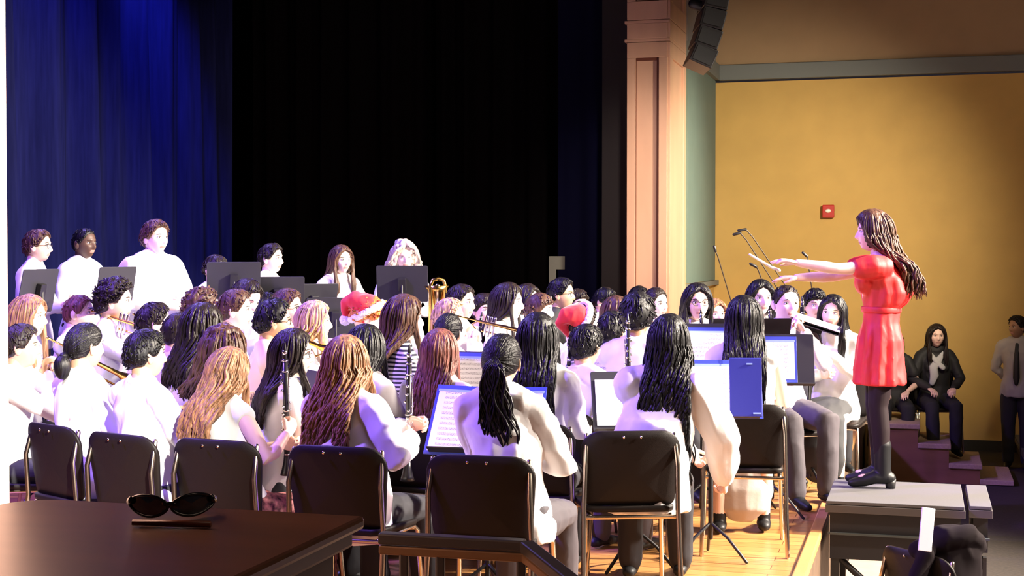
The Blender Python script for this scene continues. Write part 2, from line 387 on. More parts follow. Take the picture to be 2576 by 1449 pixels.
# ---------------------------------------------------------------- chair
def make_chair():
    e = empty('band_chair')
    # shell back: rounded trapezoid, curved
    def shell(w, h, wb, r, rb, th, curve, M, n=14):
        out = rrect(w, h, r, rb, 7, wb); mb = MB(); k = len(out)
        v = []
        rings = [1, .985, .8, .5, .2]
        for side in (-1, 1):
            for q in rings:
                t = th / 2 if q < 1 else th / 2 * .4
                for x, y in out: v.append((x * q, side * t + curve * ((x * q) / (w / 2)) ** 2, y * q))
            v.append((0, side * th / 2, 0))
        f = []; S = len(rings) * k + 1
        for side in (0, 1):
            o = side * S
            for j in range(len(rings) - 1):
                for i in range(k):
                    q = (o + j * k + i, o + j * k + (i + 1) % k, o + (j + 1) * k + (i + 1) % k, o + (j + 1) * k + i); f.append(q if side == 0 else q[::-1])
            for i in range(k):
                q = (o + (len(rings) - 1) * k + i, o + (len(rings) - 1) * k + (i + 1) % k, o + S - 1); f.append(q if side == 0 else q[::-1])
        for i in range(k): f.append((i, S + i, S + (i + 1) % k, (i + 1) % k))
        return mb.add(v, f, 0, M)
    bM = Tr((0, -.215, .645)) @ Rx(math.radians(8))
    b = shell(.465, .36, .425, .095, .035, .018, .035, bM).build('backrest', BACKSH, e)
    shell(.40, .30, .37, .075, .03, .005, .03, Tr((0, -.0065, 0)) @ bM).build('back_panel', mat('shell_inner', (.010, .007, .006), .55, spec=.2), b)
    for s in (-1, 1):
        MB().ell((0, 0, 0), (.0065, .005, .0075), 8, 6, bM @ Tr((s * .04, -.012, .155))).build('rivet', CHROME, b)
    sM = Tr((0, .01, .44)) @ Rx(math.radians(-93))
    shell(.44, .43, .42, .07, .05, .028, -.012, sM).build('seat', BACKSH, e)
    for s in (-1, 1):
        MB().tube([(s * .205, -.19, .80), (s * .215, -.225, .66), (s * .22, -.21, .46), (s * .225, -.25, .20), (s * .23, -.285, .005)], .012, 8).build('leg', CHROME, e)
        MB().tube([(s * .19, -.19, .425), (s * .20, .17, .425), (s * .21, .20, .40), (s * .225, .235, .005)], .012, 8).build('leg', CHROME, e)
    MB().tube([(-.2, .17, .415), (.2, .17, .415)], .010, 8).build('cross_bar', CHROME, e); MB().tube([(-.21, -.2, .42), (.21, -.2, .42)], .010, 8).build('cross_bar', CHROME, e)
    return e
CHAIR0 = make_chair(); chair_used = [False]
def place_chair(x, y, z, yaw, label, group='black band chairs'):
    c = CHAIR0 if not chair_used[0] else copy_tree(CHAIR0); chair_used[0] = True
    c.location = (x, y, z); c.rotation_euler = (0, 0, -math.radians(yaw)); tag(c, label, 'chair', group); return c

# ---------------------------------------------------------------- music stands
def make_stand(w=.50, hh=.33):
    e = empty('music_stand'); t = math.radians(20)
    dM = Tr((0, 0, 0)) @ Rx(-t)
    out = rrect(w, hh, .012, .012, 3)
    d = MB().prism(out, .006, dM @ Rx(math.pi / 2)).build('desk', STAND, e, False, .002)
    MB().box((0, -.03, -hh / 2 + .002), (w - .01, .055, .006), dM).build('lip', STAND, d, False)
    MB().box((0, .02, 0), (.06, .035, .10), dM).build('bracket', BLACK, d, False, .004)
    return e
STAND0 = make_stand(); STAND1 = make_stand(.385, .28); st_used = [False, False]
def stand(px, py, D, yaw, label, base=0, tilt=0, group='black music stands', small=False):
    """desk centre at the pixel; its front looks against yaw (its player looks along yaw)"""
    k = int(small); pr = (STAND0, STAND1)[k]; c = pr if not st_used[k] else copy_tree(pr, None, ('post', 'leg')); st_used[k] = True
    p = at(px, py, D); c.location = p; c.rotation_euler = (math.radians(-tilt), 0, -math.radians(yaw)); tag(c, label, 'music stand', group)
    h = p.z - base
    M = Rx(math.radians(tilt))
    MB().tube([(0, .03, 0), (0, .035, -h * .5)], .008, 8, M).tube([(0, .035, -h * .45), (0, .035, -h + .12)], .013, 8, M).build('post', BLACK, c)
    for k in range(3):
        a = math.radians(90 + 120 * k)
        MB().tube([(0, .035, -h + .20), (.10 * math.cos(a), .035 + .10 * math.sin(a), -h + .13), (.21 * math.cos(a), .035 + .21 * math.sin(a), -h + .012)], .009, 6, M).build('leg', BLACK, c)
    return c
BLUEF = mat('blue_folder', (.055, .08, .42), .35); LBLUE = mat('pale_blue_edge', (.30, .42, .80), .4)
def sheet(st, dx, dz, w, h, label, folder=None, rot=0, name='sheet_music', group='sheet music on the stands'):
    M = Matrix.LocRotScale(st.location, st.rotation_euler, None) @ Rx(math.radians(-20)) @ Rx(math.pi / 2)
    e = empty(name); e.matrix_basis = M @ Tr((dx, dz, .008)) @ Rz(math.radians(rot)); tag(e, label, 'sheet music', group)
    if folder: MB().box((0, 0, 0), (w + .03, h + .035, .004)).build('folder', folder, e, False, .001)
    if folder: MB().box((0, h / 2 - .012, .004), (w + .01, .012, .002)).build('folder_edge', LBLUE, e, False)
    MB().box((0, -.008, .0035), (w, h - .02, .002)).build('page', PAPER, e, False)
    return e

# ---------------------------------------------------------------- clarinet etc.
def make_clarinet():
    e = empty('clarinet')      # along -Z from the mouthpiece tip at the origin, .62 long
    MB().tube([(0, 0, -.075), (0, 0, -.30), (0, 0, -.52)], [.0125, .0125, .014], 12, rnd=False).build('tube_body', EBONY, e)
    MB().tube([(0, 0, 0), (0, 0, -.03), (0, 0, -.075)], [.004, .009, .012], 10).build('mouthpiece', EBONY, e)
    MB().tube([(0, 0, -.035), (0, 0, -.055)], .0125, 10, rnd=False).build('ligature', SILVER, e)
    MB().tube([(0, 0, -.52), (0, 0, -.56), (0, 0, -.60), (0, 0, -.62)], [.014, .018, .028, .034], 16, rnd=False).build('bell', EBONY, e)
    r = random.Random(5)
    for z in (-.08, -.13, -.315, -.52):
        MB().tube([(0, 0, z), (0, 0, z - .007)], .0155, 12, rnd=False).build('ring', SILVER, e)
    for k in range(20):
        z = -.15 - k * .0185; a = r.uniform(-1.2, 1.2) + (0 if k % 2 else math.pi); R = .018
        MB().ell((R * math.cos(a), R * math.sin(a), z), (.008, .008, .0075), 7, 5).build('key', SILVER, e)
    MB().tube([(.017, -.006, -.14), (.017, -.006, -.31)], .0028, 5).tube([(-.015, -.01, -.33), (-.015, -.01, -.5)], .0028, 5).build('key_rod', SILVER, e)
    return e
CL0 = make_clarinet(); cl_used = [False]
def clarinet(top, bot, label):
    c = CL0 if not cl_used[0] else copy_tree(CL0); cl_used[0] = True
    d = (Vector(bot) - Vector(top)).normalized(); c.location = top
    c.rotation_euler = d.to_track_quat('-Z', 'Y').to_euler(); tag(c, label, 'clarinet', 'clarinets of the band'); return c
def make_trumpet():
    e = empty('trumpet')       # along +Y, mouthpiece at origin
    MB().tube([(0, 0, 0), (0, .02, 0), (0, .10, 0), (0, .42, 0), (0, .45, -.03), (0, .42, -.06), (0, .18, -.06)], [.008, .005, .005, .006, .006, .006, .006], 8).build('lead_pipe', BRASS, e)
    MB().tube([(0.02, .14, -.055), (.02, .11, -.03), (.02, .14, 0.0), (.02, .40, 0), (.02, .47, 0), (.02, .50, 0)], [.006, .006, .007, .014, .033, .06], 16, rnd=False).build('bell', BRASS, e)
    for k in range(3): MB().tube([(.01, .20 + .025 * k, .04), (.01, .20 + .025 * k, -.08)], .009, 10).build('valve', SILVER, e)
    return e
TR0 = make_trumpet(); tr_used = [False]
def trumpet(p, d, label):
    c = TR0 if not tr_used[0] else copy_tree(TR0); tr_used[0] = True
    c.location = p; c.rotation_euler = Vector(d).to_track_quat('Y', 'Z').to_euler(); tag(c, label, 'trumpet', 'trumpets of the band'); return c
# ---------------------------------------------------------------- head
def headpos(D):
    """unit directions (n,3) -> head surface, y forward, origin mid-height"""
    x, y, z = D[:, 0], D[:, 1], D[:, 2]
    rh = np.sqrt(np.clip(1 - z * z, 1e-9, 1)); cx, cy = x / rh, y / rh
    front = sstep(-.35, .6, cy); sup = (1 - np.abs(z) ** 2.9) ** (1 / 2.9)
    R = rh * (1 - front) + (rh * .45 + sup * .55) * front
    jaw = 1 - .30 * sstep(.05, .95, -z); back = np.where(cy < 0, 1 - .42 * sstep(.2, 1, -z), 1.)
    X = cx * R * .0765 * jaw; Y = cy * R * np.where(cy > 0, .090, .098) * np.where(cy < 0, back, 1 - .06 * sstep(.3, 1, z)); Z = z * .1125
    fr = sstep(.2, .7, cy); ax = np.abs(X)
    nose = np.where(Z > -.032, sstep(.022, -.030, Z), sstep(-.046, -.032, Z))
    Y = Y + fr * .021 * np.exp(-(X / (.0085 + .006 * nose)) ** 2) * nose
    Y = Y - fr * .012 * np.exp(-((ax - .031) / .017) ** 2 - ((Z - .006) / .013) ** 2)
    Y = Y + fr * .005 * np.exp(-((ax - .025) / .022) ** 2 - ((Z - .027) / .008) ** 2)
    Y = Y + fr * .006 * np.exp(-(X / .024) ** 2 - ((Z + .060) / .010) ** 2) - fr * .005 * np.exp(-(X / .022) ** 2 - ((Z + .060) / .0025) ** 2)
    Y = Y + fr * .007 * np.exp(-(X / .022) ** 2 - ((Z + .094) / .014) ** 2)
    Y = Y + fr * .005 * np.exp(-((ax - .042) / .018) ** 2 - ((Z + .030) / .02) ** 2)
    return np.stack([X, Y, Z], 1)
def dirgrid(nu, nv, warp=.55):
    t = np.arange(nu) / nu * 2 * np.pi; th = t - warp * np.sin(t)      # dense at the front
    p = -np.pi / 2 + np.pi * np.arange(1, nv) / nv
    P, TH = np.meshgrid(p, th, indexing='ij')
    d = np.stack([np.sin(TH) * np.cos(P), np.cos(TH) * np.cos(P), np.sin(P)], -1).reshape(-1, 3)
    d = np.vstack([[0, 0, -1], d, [0, 0, 1]]); n = len(d) - 1; f = []
    for i in range(nu):
        k = (i + 1) % nu; f.append((0, 1 + i, 1 + k)); f.append((n, n - nu + k, n - nu + i))
        for j in range(nv - 2): f.append((1 + j * nu + k, 1 + j * nu + i, 1 + (j + 1) * nu + i, 1 + (j + 1) * nu + k))
    return d, f
_hc = {}
def head_mesh(lod):
    if lod in _hc: return _hc[lod]
    nu, nv = ((84, 64), (60, 48), (44, 34))[lod]
    d, f = dirgrid(nu, nv); P = headpos(d); mb = MB()
    mi = []
    for q in f:
        c = P[list(q)].mean(0)
        mi.append(1 if (c[1] > .05 and abs(c[0]) < .023 and -.068 < c[2] < -.053) else 0)
    mb.add(P.tolist(), f, mi)
    for s in (-1, 1):
        mb.ell((s * .031, .0700, .006), (.0135, .0115, .0085), 10, 8, mi=3)
        mb.ell((s * .031, .0790, .006), (.0058, .0035, .0062), 8, 6, mi=2)
        mb.tube([(s * .015, .0865, .024), (s * .030, .0845, .029), (s * .047, .072, .025)], [.0025, .003, .0018], 6, mi=4)
        mb.tube([(s * .020, .0800, .010), (s * .031, .0822, .0148), (s * .044, .074, .009)], .0014, 5, mi=2)
        mb.ell((s * .003, 0, -.008), (.007, .020, .031), 10, 8, Tr((s * .0775, -.008, 0)) @ Rz(s * .45) @ Rx(.15))
        mb.ell((s * .006, .004, -.004), (.006, .012, .018), 8, 6, Tr((s * .0775, -.008, 0)) @ Rz(s * .45), mi=0)
    _hc[lod] = mb; return mb

# ---------------------------------------------------------------- hand (right hand: fingers +Y, palm -Z, thumb -X)
_hd = {}
def hand_mesh(kind):
    if kind in _hd: return _hd[kind]
    c = {'flat': 8, 'relaxed': 24, 'grip': 58}[kind]; mb = MB()
    mb.tube([(0, -.03, 0), (0, 0, 0), (0, .03, 0), (0, .075, 0)], [.021, .023, .036, .037], 14, sq=.42)
    for k, (x, L) in enumerate(((-.029, .070), (-.010, .079), (.010, .073), (.028, .057))):
        p = Vector((x, .076 - abs(x + .005) * .25, 0)); pts = [p.copy()]; a = math.radians(c * .5 + k * 3); sp = x * 2.2
        for seg in (.42, .33, .25):
            p = p + Vector((math.sin(sp) * .35 * math.cos(a), math.cos(a), -math.sin(a))) * L * seg * 1.05; pts.append(p.copy()); a += math.radians(c + k * 2)
        mb.tube(pts, [.0092, .0086, .0078, .0066], 8)
    g = math.radians(c)
    mb.tube([(-.020, .012, -.003), (-.045, .042, -.012), (-.052 + .012 * g, .068, -.020 - .012 * g), (-.048 + .022 * g, .090 - .006 * g, -.026 - .02 * g)], [.013, .0115, .0098, .0075], 8)
    m = fuse(mb, .0036, 2); _hd[kind] = m; return m

# ---------------------------------------------------------------- hair
def hairline(th, z, kind):          # is the direction on the hairy part
    a = np.abs(th)
    if kind in ('short', 'curlyshort', 'buzz'):
        zl = np.interp(a, [0, .55, .95, 1.25, 1.6, 1.9, 3.15], [.66, .60, .30, -.02, -.05, -.42, -.62])
    elif kind == 'fringe':
        zl = np.interp(a, [0, .6, .95, 1.25, 1.6, 1.9, 3.15], [.42, .40, .20, -.06, -.12, -.5, -.66])
    elif kind in ('tail', 'bun'):
        zl = np.interp(a, [0, .55, .95, 1.3, 1.6, 1.9, 3.15], [.66, .58, .25, .05, .02, -.42, -.60])
    else:
        zl = np.interp(a, [0, .5, .85, 1.15, 3.15], [.68, .55, .10, -.75, -.9])
    return zl
def hair_mesh(kind, lod, rnd, HM, length=.3, wave=.0, vol=1., drape=0., sway=0.):
    """HM: head-local -> body-local. Long locks hang straight down in body space behind the shoulders."""
    mb = MB(); nu, nv = ((72, 54), (52, 40), (36, 28))[lod]
    d, f = dirgrid(nu, nv, .2); P = headpos(d); th = np.arctan2(d[:, 0], d[:, 1]); zl = hairline(th, d[:, 2], kind)
    base = {'buzz': .006, 'short': .013, 'fringe': .015, 'curlyshort': .022, 'tail': .009, 'bun': .009, 'long': .016, 'curly': .028}[kind] * vol
    w = sstep(-.05, .07, d[:, 2] - zl); out = base * (1 + .35 * sstep(.2, 1, d[:, 2]) * (kind != 'buzz'))
    sd = rnd.uniform(0, 50)
    amp = {'short': .30, 'fringe': .3, 'curlyshort': .5, 'curly': .5, 'buzz': .1, 'tail': .12, 'bun': .08, 'long': .15}[kind]
    nz = np.array([noise.noise(Vector((p[0] * 45 + sd, p[1] * 45, p[2] * (45 if 'curl' in kind else 18)))) for p in P])
    off = -.012 + w * (.012 + out * (1 + amp * nz))
    nrm = d * np.array([1.2, 1, .9]); nrm /= np.linalg.norm(nrm, axis=1)[:, None]
    Q = P + nrm * off[:, None]
    mb.add(Q.tolist(), f, 0, HM)
    n = (430, 210, 80)[lod]
    def surf(dd, o):
        p = headpos(np.array([dd]))[0]; nn = Vector((dd[0] * 1.2, dd[1], dd[2] * .9)).normalized(); return Vector(p) + nn * o
    tie = Vector((0, -.96, .12 if kind == 'tail' else -.30)).normalized(); crown = Vector((rnd.uniform(-.12, .12), -.35, .93)).normalized()
    neck = HM @ Vector((0, -.045, -.11)); tp = HM @ surf(tie, .022)
    for k in range(n):
        th0 = rnd.uniform(-math.pi, math.pi); z0 = rnd.uniform(-.5, .97)
        if kind in ('long', 'curly'): z0 = rnd.uniform(.2, .96)
        zlk = float(hairline(np.array([th0]), 0, kind)[0])
        if z0 < zlk + .08: z0 = zlk + .1 + rnd.random() * .3
        if z0 > .98: continue
        q = math.sqrt(1 - z0 * z0); dd = Vector((q * math.sin(th0), q * math.cos(th0), z0)); pts = []; o = base * rnd.uniform(.8, 1.25)
        R = (.0040, .0056, .0085)[lod] * rnd.uniform(.7, 1.3)
        if kind in ('short', 'fringe', 'buzz', 'curlyshort'):
            if kind == 'buzz' and k % 3: continue
            steps = 5; tang = (dd - crown * dd.dot(crown)).normalized()
            tang = (tang + Vector((rnd.uniform(-.5, .5), rnd.uniform(-.4, .5), rnd.uniform(-.3, .3)))).normalized()
            for j in range(steps):
                lift = o * (1 + .12 * j) if kind != 'curlyshort' else o * (1.1 + .5 * math.sin(j * 1.9 + k))
                side = Vector((0, 0, 0)) if kind != 'curlyshort' else Vector((math.cos(k + j * 2.1), math.sin(k * 1.3 + j * 2.1), 0)) * .07
                pts.append(surf(tuple((dd + side).normalized()), lift)); dd = (dd + tang * (.12 if kind != 'buzz' else .05)).normalized()
                tt = math.atan2(dd.x, dd.y)
                if dd.z < float(hairline(np.array([tt]), 0, kind)[0]) - .02: break
            if len(pts) < 3: continue
            rr = [R * (1 - .75 * j / (len(pts) - 1)) for j in range(len(pts))]
            mb.tube(pts, rr, 5, HM, rnd=False); continue
        if kind in ('tail', 'bun'):
            for j in range(6):
                pts.append(surf(tuple(dd), o * 1.0)); dd = (dd.lerp(tie, .30 + .08 * j)).normalized()
            pts.append(surf(tuple(tie), .018)); rr = [R * .55] + [R * .8] * (len(pts) - 1)
            mb.tube(pts, rr, 5, HM, rnd=False)
            continue
        # long hair: over the head, then hang
        sgn = 1 if th0 > 0 else -1; a = abs(th0)
        for j in range(7):
            pts.append(HM @ surf(tuple(dd), o * (1.0 + .05 * j)))
            tt = abs(math.atan2(dd.x, dd.y)); z = dd.z - .17
            if z < -.15: break
            tmin = float(np.interp(z, [-.5, .1, .55, .7], [1.2, 1.05, .62, 0.1])); tt = max(tt, tmin) + .02
            q = math.sqrt(max(0, 1 - z * z)); dd = Vector((q * math.sin(tt) * sgn, q * math.cos(tt), z))
        dk = drape * rnd.uniform(0, 2.0); p = pts[-1].copy(); x0 = p.x - neck.x; y0 = p.y - neck.y; ph = rnd.uniform(0, 6.3); L = length * rnd.uniform(.82, 1.08); s = 0; zsh = neck.z - .045
        xf = x0 * rnd.uniform(.75, 1.1); frontlock = tt < 1.35 and y0 > .02 and rnd.random() < .35 and kind != 'curly' and not drape
        while s < L:
            s += .03; t = min(1, s / .22)
            ty = (-.085 - dk * min(1, s / .35) - .035 * min(1, s / .3) - .02 * rnd.random()) if not frontlock else .115
            bx = 1.0 + (.18 * math.sin(math.pi * min(1, s / .5)) * vol if kind == 'curly' or wave > .02 else 0)
            w_ = wave * math.sin(s * 26 + ph) + (.004 * math.sin(s * 40 + ph * 2))
            kk = t * t * (3 - 2 * t)
            pts.append(Vector((neck.x + (x0 * (1 - kk) + xf * kk) * bx + w_, neck.y + y0 * (1 - kk) + ty * kk + wave * math.cos(s * 26 + ph) * .7, p.z - s)))
        m = len(pts); rr = [R * (.6 + .9 * math.sin(math.pi * min(1, j / m * 1.15) * .5)) * (1 if j < m * .75 else max(.25, (m - j) / (m * .25))) * 1.25 for j in range(m)]
        mb.tube(pts, rr, 5, None, rnd=False)
    if kind == 'tail':
        for k in range((150, 60, 22)[lod]):
            a = rnd.uniform(0, 6.28); r = rnd.uniform(0, .02); pts = [tp + Vector((r * math.cos(a) * .5, .012, r * math.sin(a)))]; L = length * rnd.uniform(.7, 1.05); ph = rnd.uniform(0, 6.3)
            ns = max(5, int(L / .03)); sp = rnd.uniform(.2, 1)
            for j in range(1, ns + 1):
                s = j / ns; bul = math.sin(math.pi * min(1, s * 1.1)) * .045 + .012 + .035 * s
                pts.append(tp + Vector((sway * s * s + math.cos(a) * bul * sp + wave * math.sin(s * 14 + ph), -.028 * math.sin(s * 1.6) - .015 + math.sin(a) * bul * .35 * sp, -L * s + .03 * math.sin(min(1, s * 6) * math.pi / 2))))
            R = (.0042, .007, .011)[lod]; mb.tube(pts, [R * (.8 if j == 0 else 1.1 if j < ns * .7 else .6) for j in range(len(pts))], 5, None, rnd=False)
    if kind == 'bun':
        mb2 = MB().ell((0, -.015, -.055), (.043, .042, .062), 20, 14, Tr(tp)).ell((0, 0, 0), (.020, .03, .020), 12, 8, Tr(tp))
        mb.add(mb2.v, mb2.f)
    return mb

# ---------------------------------------------------------------- body
def ik(s, w, a, b, pole):
    d = w - s; L = min(d.length, a + b - .004); d.normalize(); x = (a * a - b * b + L * L) / (2 * L); h = math.sqrt(max(0, a * a - x * x))
    p = pole - d * pole.dot(d); p.normalize(); return s + d * x + p * h, s + d * L
HANDS = {   # wrists relative to the hip centre: right, left, pole R, pole L, hand kind
    'lap': ((.12, .27, .13), (-.12, .27, .13), 'relaxed'), 'clar': ((.035, .27, .24), (-.03, .20, .36), 'grip'),
    'hold': ((.05, .26, .26), (-.05, .24, .16), 'grip'), 'flute': ((.20, .15, .53), (.04, .19, .55), 'grip'),
    'trumpet': ((.04, .22, .50), (-.04, .24, .48), 'grip'), 'down': ((.24, .03, -.02), (-.24, .03, -.02), 'relaxed'),
    'stand': ((.10, .22, .20), (-.10, .22, .20), 'relaxed'), 'back': ((.08, -.16, .06), (-.08, -.16, .06), 'relaxed')}
SK = {'fair': (.80, .52, .42), 'pale': (.86, .62, .54), 'tan': (.58, .34, .22), 'brown': (.36, .19, .11), 'dark': (.10, .052, .036)}
HC = {'black': (.006, .005, .006), 'dark': (.016, .010, .008), 'brown': (.075, .036, .022), 'auburn': (.15, .055, .04), 'light': (.26, .13, .065), 'blond': (.48, .31, .17), 'orange': (.55, .17, .04), 'fairblond': (.58, .46, .38)}
def skin_mat(k): return mat('skin_' + k, SK[k], .48, var=.05, scale=(14, 14, 14))
def hair_mat(k):
    return mat('hair_' + k, HC[k], .42, spec=.28, var=.65 if k not in ('black', 'dark') else .5, scale=(70, 70, 5), bump=.7)
PEOPLE = {}
def person(label, short, px, yt, D, yaw, mode='sit', base=0., pose='lap', hair='short', hc='black', hl=.3, wave=0., vol=1., skin='fair',
           top='shirt', topm=None, bot='trousers', botm=None, nod=0., hyaw=0., roll=0., lean=(0, .05), lod=1, hands=None, loose=0., glasses=False,
           chair=True, hat=None, S=None, seed=None, chair_label=None, chair_at=None, headpad=.0, group=None, drape=0., hat_tilt=0., sway=0.):
    rnd = random.Random(seed if seed is not None else int(px * 7 + yt)); topm = topm or WHITE; botm = botm or TROUS
    T = at(px, yt, D); nom = 1.302 if mode == 'sit' else 1.612
    S = S or min(1.14, max(.88, (T.z - base) / nom)); yr = -math.radians(yaw); R = Matrix.Rotation(yr, 3, 'Z')
    lx, ly = lean; root = Vector((T.x, T.y, base)) - R @ Vector((lx * S, (ly + .02) * S, 0)); root.z = base
    if chair_at is not None:       # hips fixed on the chair, the spine reaches the head
        root = Vector((chair_at[0], chair_at[1], base)); q = R.inverted() @ (Vector((T.x, T.y, 0)) - Vector((root.x, root.y, 0))); lx, ly = q.x / S, q.y / S - .02
    e = empty('person', root, yr); tag(e, label, 'person', group)
    hz = .53 if mode == 'sit' else .84; up = .49
    def at_(p): return Vector(p) * S
    hip = Vector((0, 0, hz)); nb = Vector((lx * .85, ly * .85 - .01, hz + up)); hcn = Vector((lx, ly + .02, hz + up + .157))
    ch = hip.lerp(nb, .60); ws = hip.lerp(nb, .28)
    fem = hair in ('long', 'tail', 'bun', 'curly'); sw = .150 if fem else .162
    d = Vector((lx, 0, 0))
    sh = {s: nb + Vector((s * sw, -.005, -.045)) for s in (1, -1)}
    hp = HANDS[pose]; wr = {1: hip + Vector(hp[0]), -1: hip + Vector(hp[1])}
    if hands:
        Mi = (Matrix.Translation(root) @ Rz(yr)).inverted()
        for s, hv in ((1, hands[0]), (-1, hands[1])):
            if hv is not None: wr[s] = (Mi @ Vector(hv)) / S
    pole = {s: Vector((s * .8, -.2, -1)) if pose != 'down' else Vector((s * .4, -1, 0)) for s in (1, -1)}
    if pose == 'flute': pole = {1: Vector((.6, -.2, -1)), -1: Vector((0.2, .6, -1))}
    el = {}
    for s in (1, -1): el[s], wr[s] = ik(sh[s], wr[s], .265, .235, pole[s])
    if mode == 'sit':
        hj = {s: Vector((s * .085, .0, hz - .015)) for s in (1, -1)}; kn = {s: Vector((s * .12, .40, .485)) for s in (1, -1)}; an = {s: Vector((s * .12, .43 + s * .04, .085)) for s in (1, -1)}
    else:
        hj = {s: Vector((s * .085, 0, hz - .03)) for s in (1, -1)}; kn = {s: Vector((s * .09, .015, .46)) for s in (1, -1)}; an = {s: Vector((s * .09, -.01, .085)) for s in (1, -1)}
    def torso(mb, g, z0=None, sleeve=None):
        gg = g + (.009 if g else 0); rg = [(hip.x, hip.y, hip.z - .085, .150 + gg, .112 + gg), (hip.x, hip.y, hip.z - .02, .158 + gg, .114 + gg), (ws.x, ws.y, ws.z, .122 + g * 1.3, .088 + g * 1.3),
              (ch.x, ch.y, ch.z, .142 + g, .100 + g), (nb.x, nb.y - .005, nb.z - .10, .150 + g, .092 + g), (nb.x, nb.y - .008, nb.z - .04, .128 + g, .070 + g), (nb.x, nb.y, nb.z, .06 + g, .055 + g)]
        mb.loft([tuple(q * S for q in r) for r in rg], 22)
        if fem: 
            for s in (1, -1): mb.ell(at_((ch.x + s * .06, ch.y + .070, ch.z + .045)), [q * S for q in (.055 + g, .045 + g, .055 + g)], 12, 8)
        mb.tube([at_(sh[1] + Vector((-.01, 0, .002))), at_(nb + Vector((.03, 0, .015))), at_(nb + Vector((-.03, 0, .015))), at_(sh[-1] + Vector((.01, 0, .002)))], [(.046 + g) * S, (.046 + g) * S, (.046 + g) * S, (.046 + g) * S], 12)
    vox = (.009, .0115, .014)[lod] * S
    b = MB(); torso(b, 0)
    b.tube([at_(nb - Vector((0, 0, .05))), at_(nb + Vector((0, .0, .03))), at_(hcn + Vector((0, -.025, -.045)))], [.058 * S, .049 * S, .048 * S], 14)
    for s in (1, -1):
        m1 = sh[s].lerp(el[s], .4); m2 = el[s].lerp(wr[s], .3)
        b.tube([at_(q) for q in (sh[s], m1, el[s], m2, wr[s])], [q * S for q in (.044, .042, .034, .036, .0235)], 12)
        b.tube([at_(q) for q in (hj[s], hj[s].lerp(kn[s], .4), kn[s], kn[s].lerp(an[s], .3), an[s])], [q * S for q in (.078, .072, .052, .050, .034)], 12)
        b.tube([at_(an[s] + Vector((0, -.03, -.045))), at_(an[s] + Vector((0, .12, -.055)))], [.028 * S, .024 * S], 8)
    bm_ = fuse(b, vox, 4)
    HM = Tr(at_(hcn)) @ Rz(-math.radians(hyaw)) @ Rx(math.radians(-nod)) @ Ry(math.radians(roll)) @ Matrix.Scale(S * .985, 4)
    hm = head_mesh(lod); bm_.add(hm.v, hm.f, hm.m, HM)
    hk = hp[2]
    for s in (1, -1):
        fd = (wr[s] - el[s]).normalized()
        if mode == 'sit' and pose == 'lap': fd = Vector((-s * .3, .85, -.25)).normalized()
        n = Vector((-s, 0, .1)) if pose in ('clar', 'hold', 'trumpet', 'flute', 'down', 'stand') else Vector((0, .1, -1))
        if pose == 'conduct': n = Vector((0, 0, -1))
        zz = -(n - fd * n.dot(fd)).normalized(); xx = fd.cross(zz); M = Matrix((xx, fd, zz)).transposed().to_4x4()
        hh = hand_mesh(hk); mir = Matrix.Scale(-1, 4, Vector((1, 0, 0))) if s == -1 else Matrix.Identity(4)
        bm_.add(hh.v, [q[::-1] for q in hh.f] if s == -1 else hh.f, 0, Tr(at_(wr[s])) @ M @ mir @ Matrix.Scale(S * .98, 4))
    bm_.build('body', [skin_mat(skin), LIP, EYED, EYEW, hair_mat('dark' if hc in ('black', 'dark') else hc)], e)
    # hair
    hairkw = dict(length=hl * S, wave=wave, vol=vol, drape=drape, sway=sway)
    if hair: hair_mesh(hair, lod, rnd, HM, **hairkw).build('hair', hair_mat(hc), e)
    # clothes
    if top:
        g = .013 + loose * .35; c = MB(); torso(c, g)
        gs = .012 + loose
        for s in (1, -1):
            if top in ('shirt', 'coat'):
                w2 = el[s].lerp(wr[s], .96); c.tube([at_(q) for q in (sh[s], sh[s].lerp(el[s], .5), el[s], el[s].lerp(wr[s], .45), w2)], [q * S for q in (.046 + gs, .043 + gs, .038 + gs, .035 + gs * 1.1, .026 + gs * .7)], 12)
            elif top == 'tee':
                c.tube([at_(q) for q in (sh[s], sh[s].lerp(el[s], .55))], [(.047 + gs) * S, (.048 + gs) * S], 12)
        if loose > .01: c.loft([tuple(q * S for q in r) for r in ((0, -.01, hz - .12, .18 + g, .13 + g), (0, -.01, hz + .05, .17 + g, .12 + g), (ch.x, ch.y, ch.z, .15 + g, .11 + g))], 20)
        if top in ('shirt', 'coat'):
            for a0 in (0,):
                ring = [at_(nb + Vector((.062 * math.cos(t), .060 * math.sin(t) + .008, .022 - .014 * math.sin(t)))) for t in [2 * math.pi * k / 14 for k in range(15)]]
                c.tube(ring, .013 * S, 8, cap=False)
        c = fuse(c, vox, 3, disp=(.010, .007, .006)[lod] + loose * .12, dscale=11 if loose < .01 else 8, seed=rnd.uniform(0, 90))
        c.build({'coat': 'jacket'}.get(top, 'shirt') if top != 'tank' else 'top', topm, e)
    if bot:
        c = MB(); g = .012
        c.loft([tuple(q * S for q in r) for r in ((0, 0, hip.z - .11, .12 + g, .09 + g), (0, 0, hip.z - .03, .158 + g, .114 + g), (0, 0, hip.z + .06, .145 + g, .105 + g))], 20)
        if bot == 'skirt' and mode == 'sit':
            c.tube([at_((0, .0, hip.z - .02)), at_((0, .25, hip.z)), at_((0, .44, hip.z - .05)), at_((0, .46, hip.z - .22)), at_((0, .44, .22))], [q * S for q in (.15, .165, .16, .165, .17)], 20, sq=.55)
        else:
            for s in (1, -1):
                c.tube([at_(q) for q in (hj[s], hj[s].lerp(kn[s], .5), kn[s], kn[s].lerp(an[s], .4), an[s] + Vector((0, 0, .0)))], [q * S for q in (.080 + g, .074 + g, .060 + g, .054 + g, .046 + g)], 12)
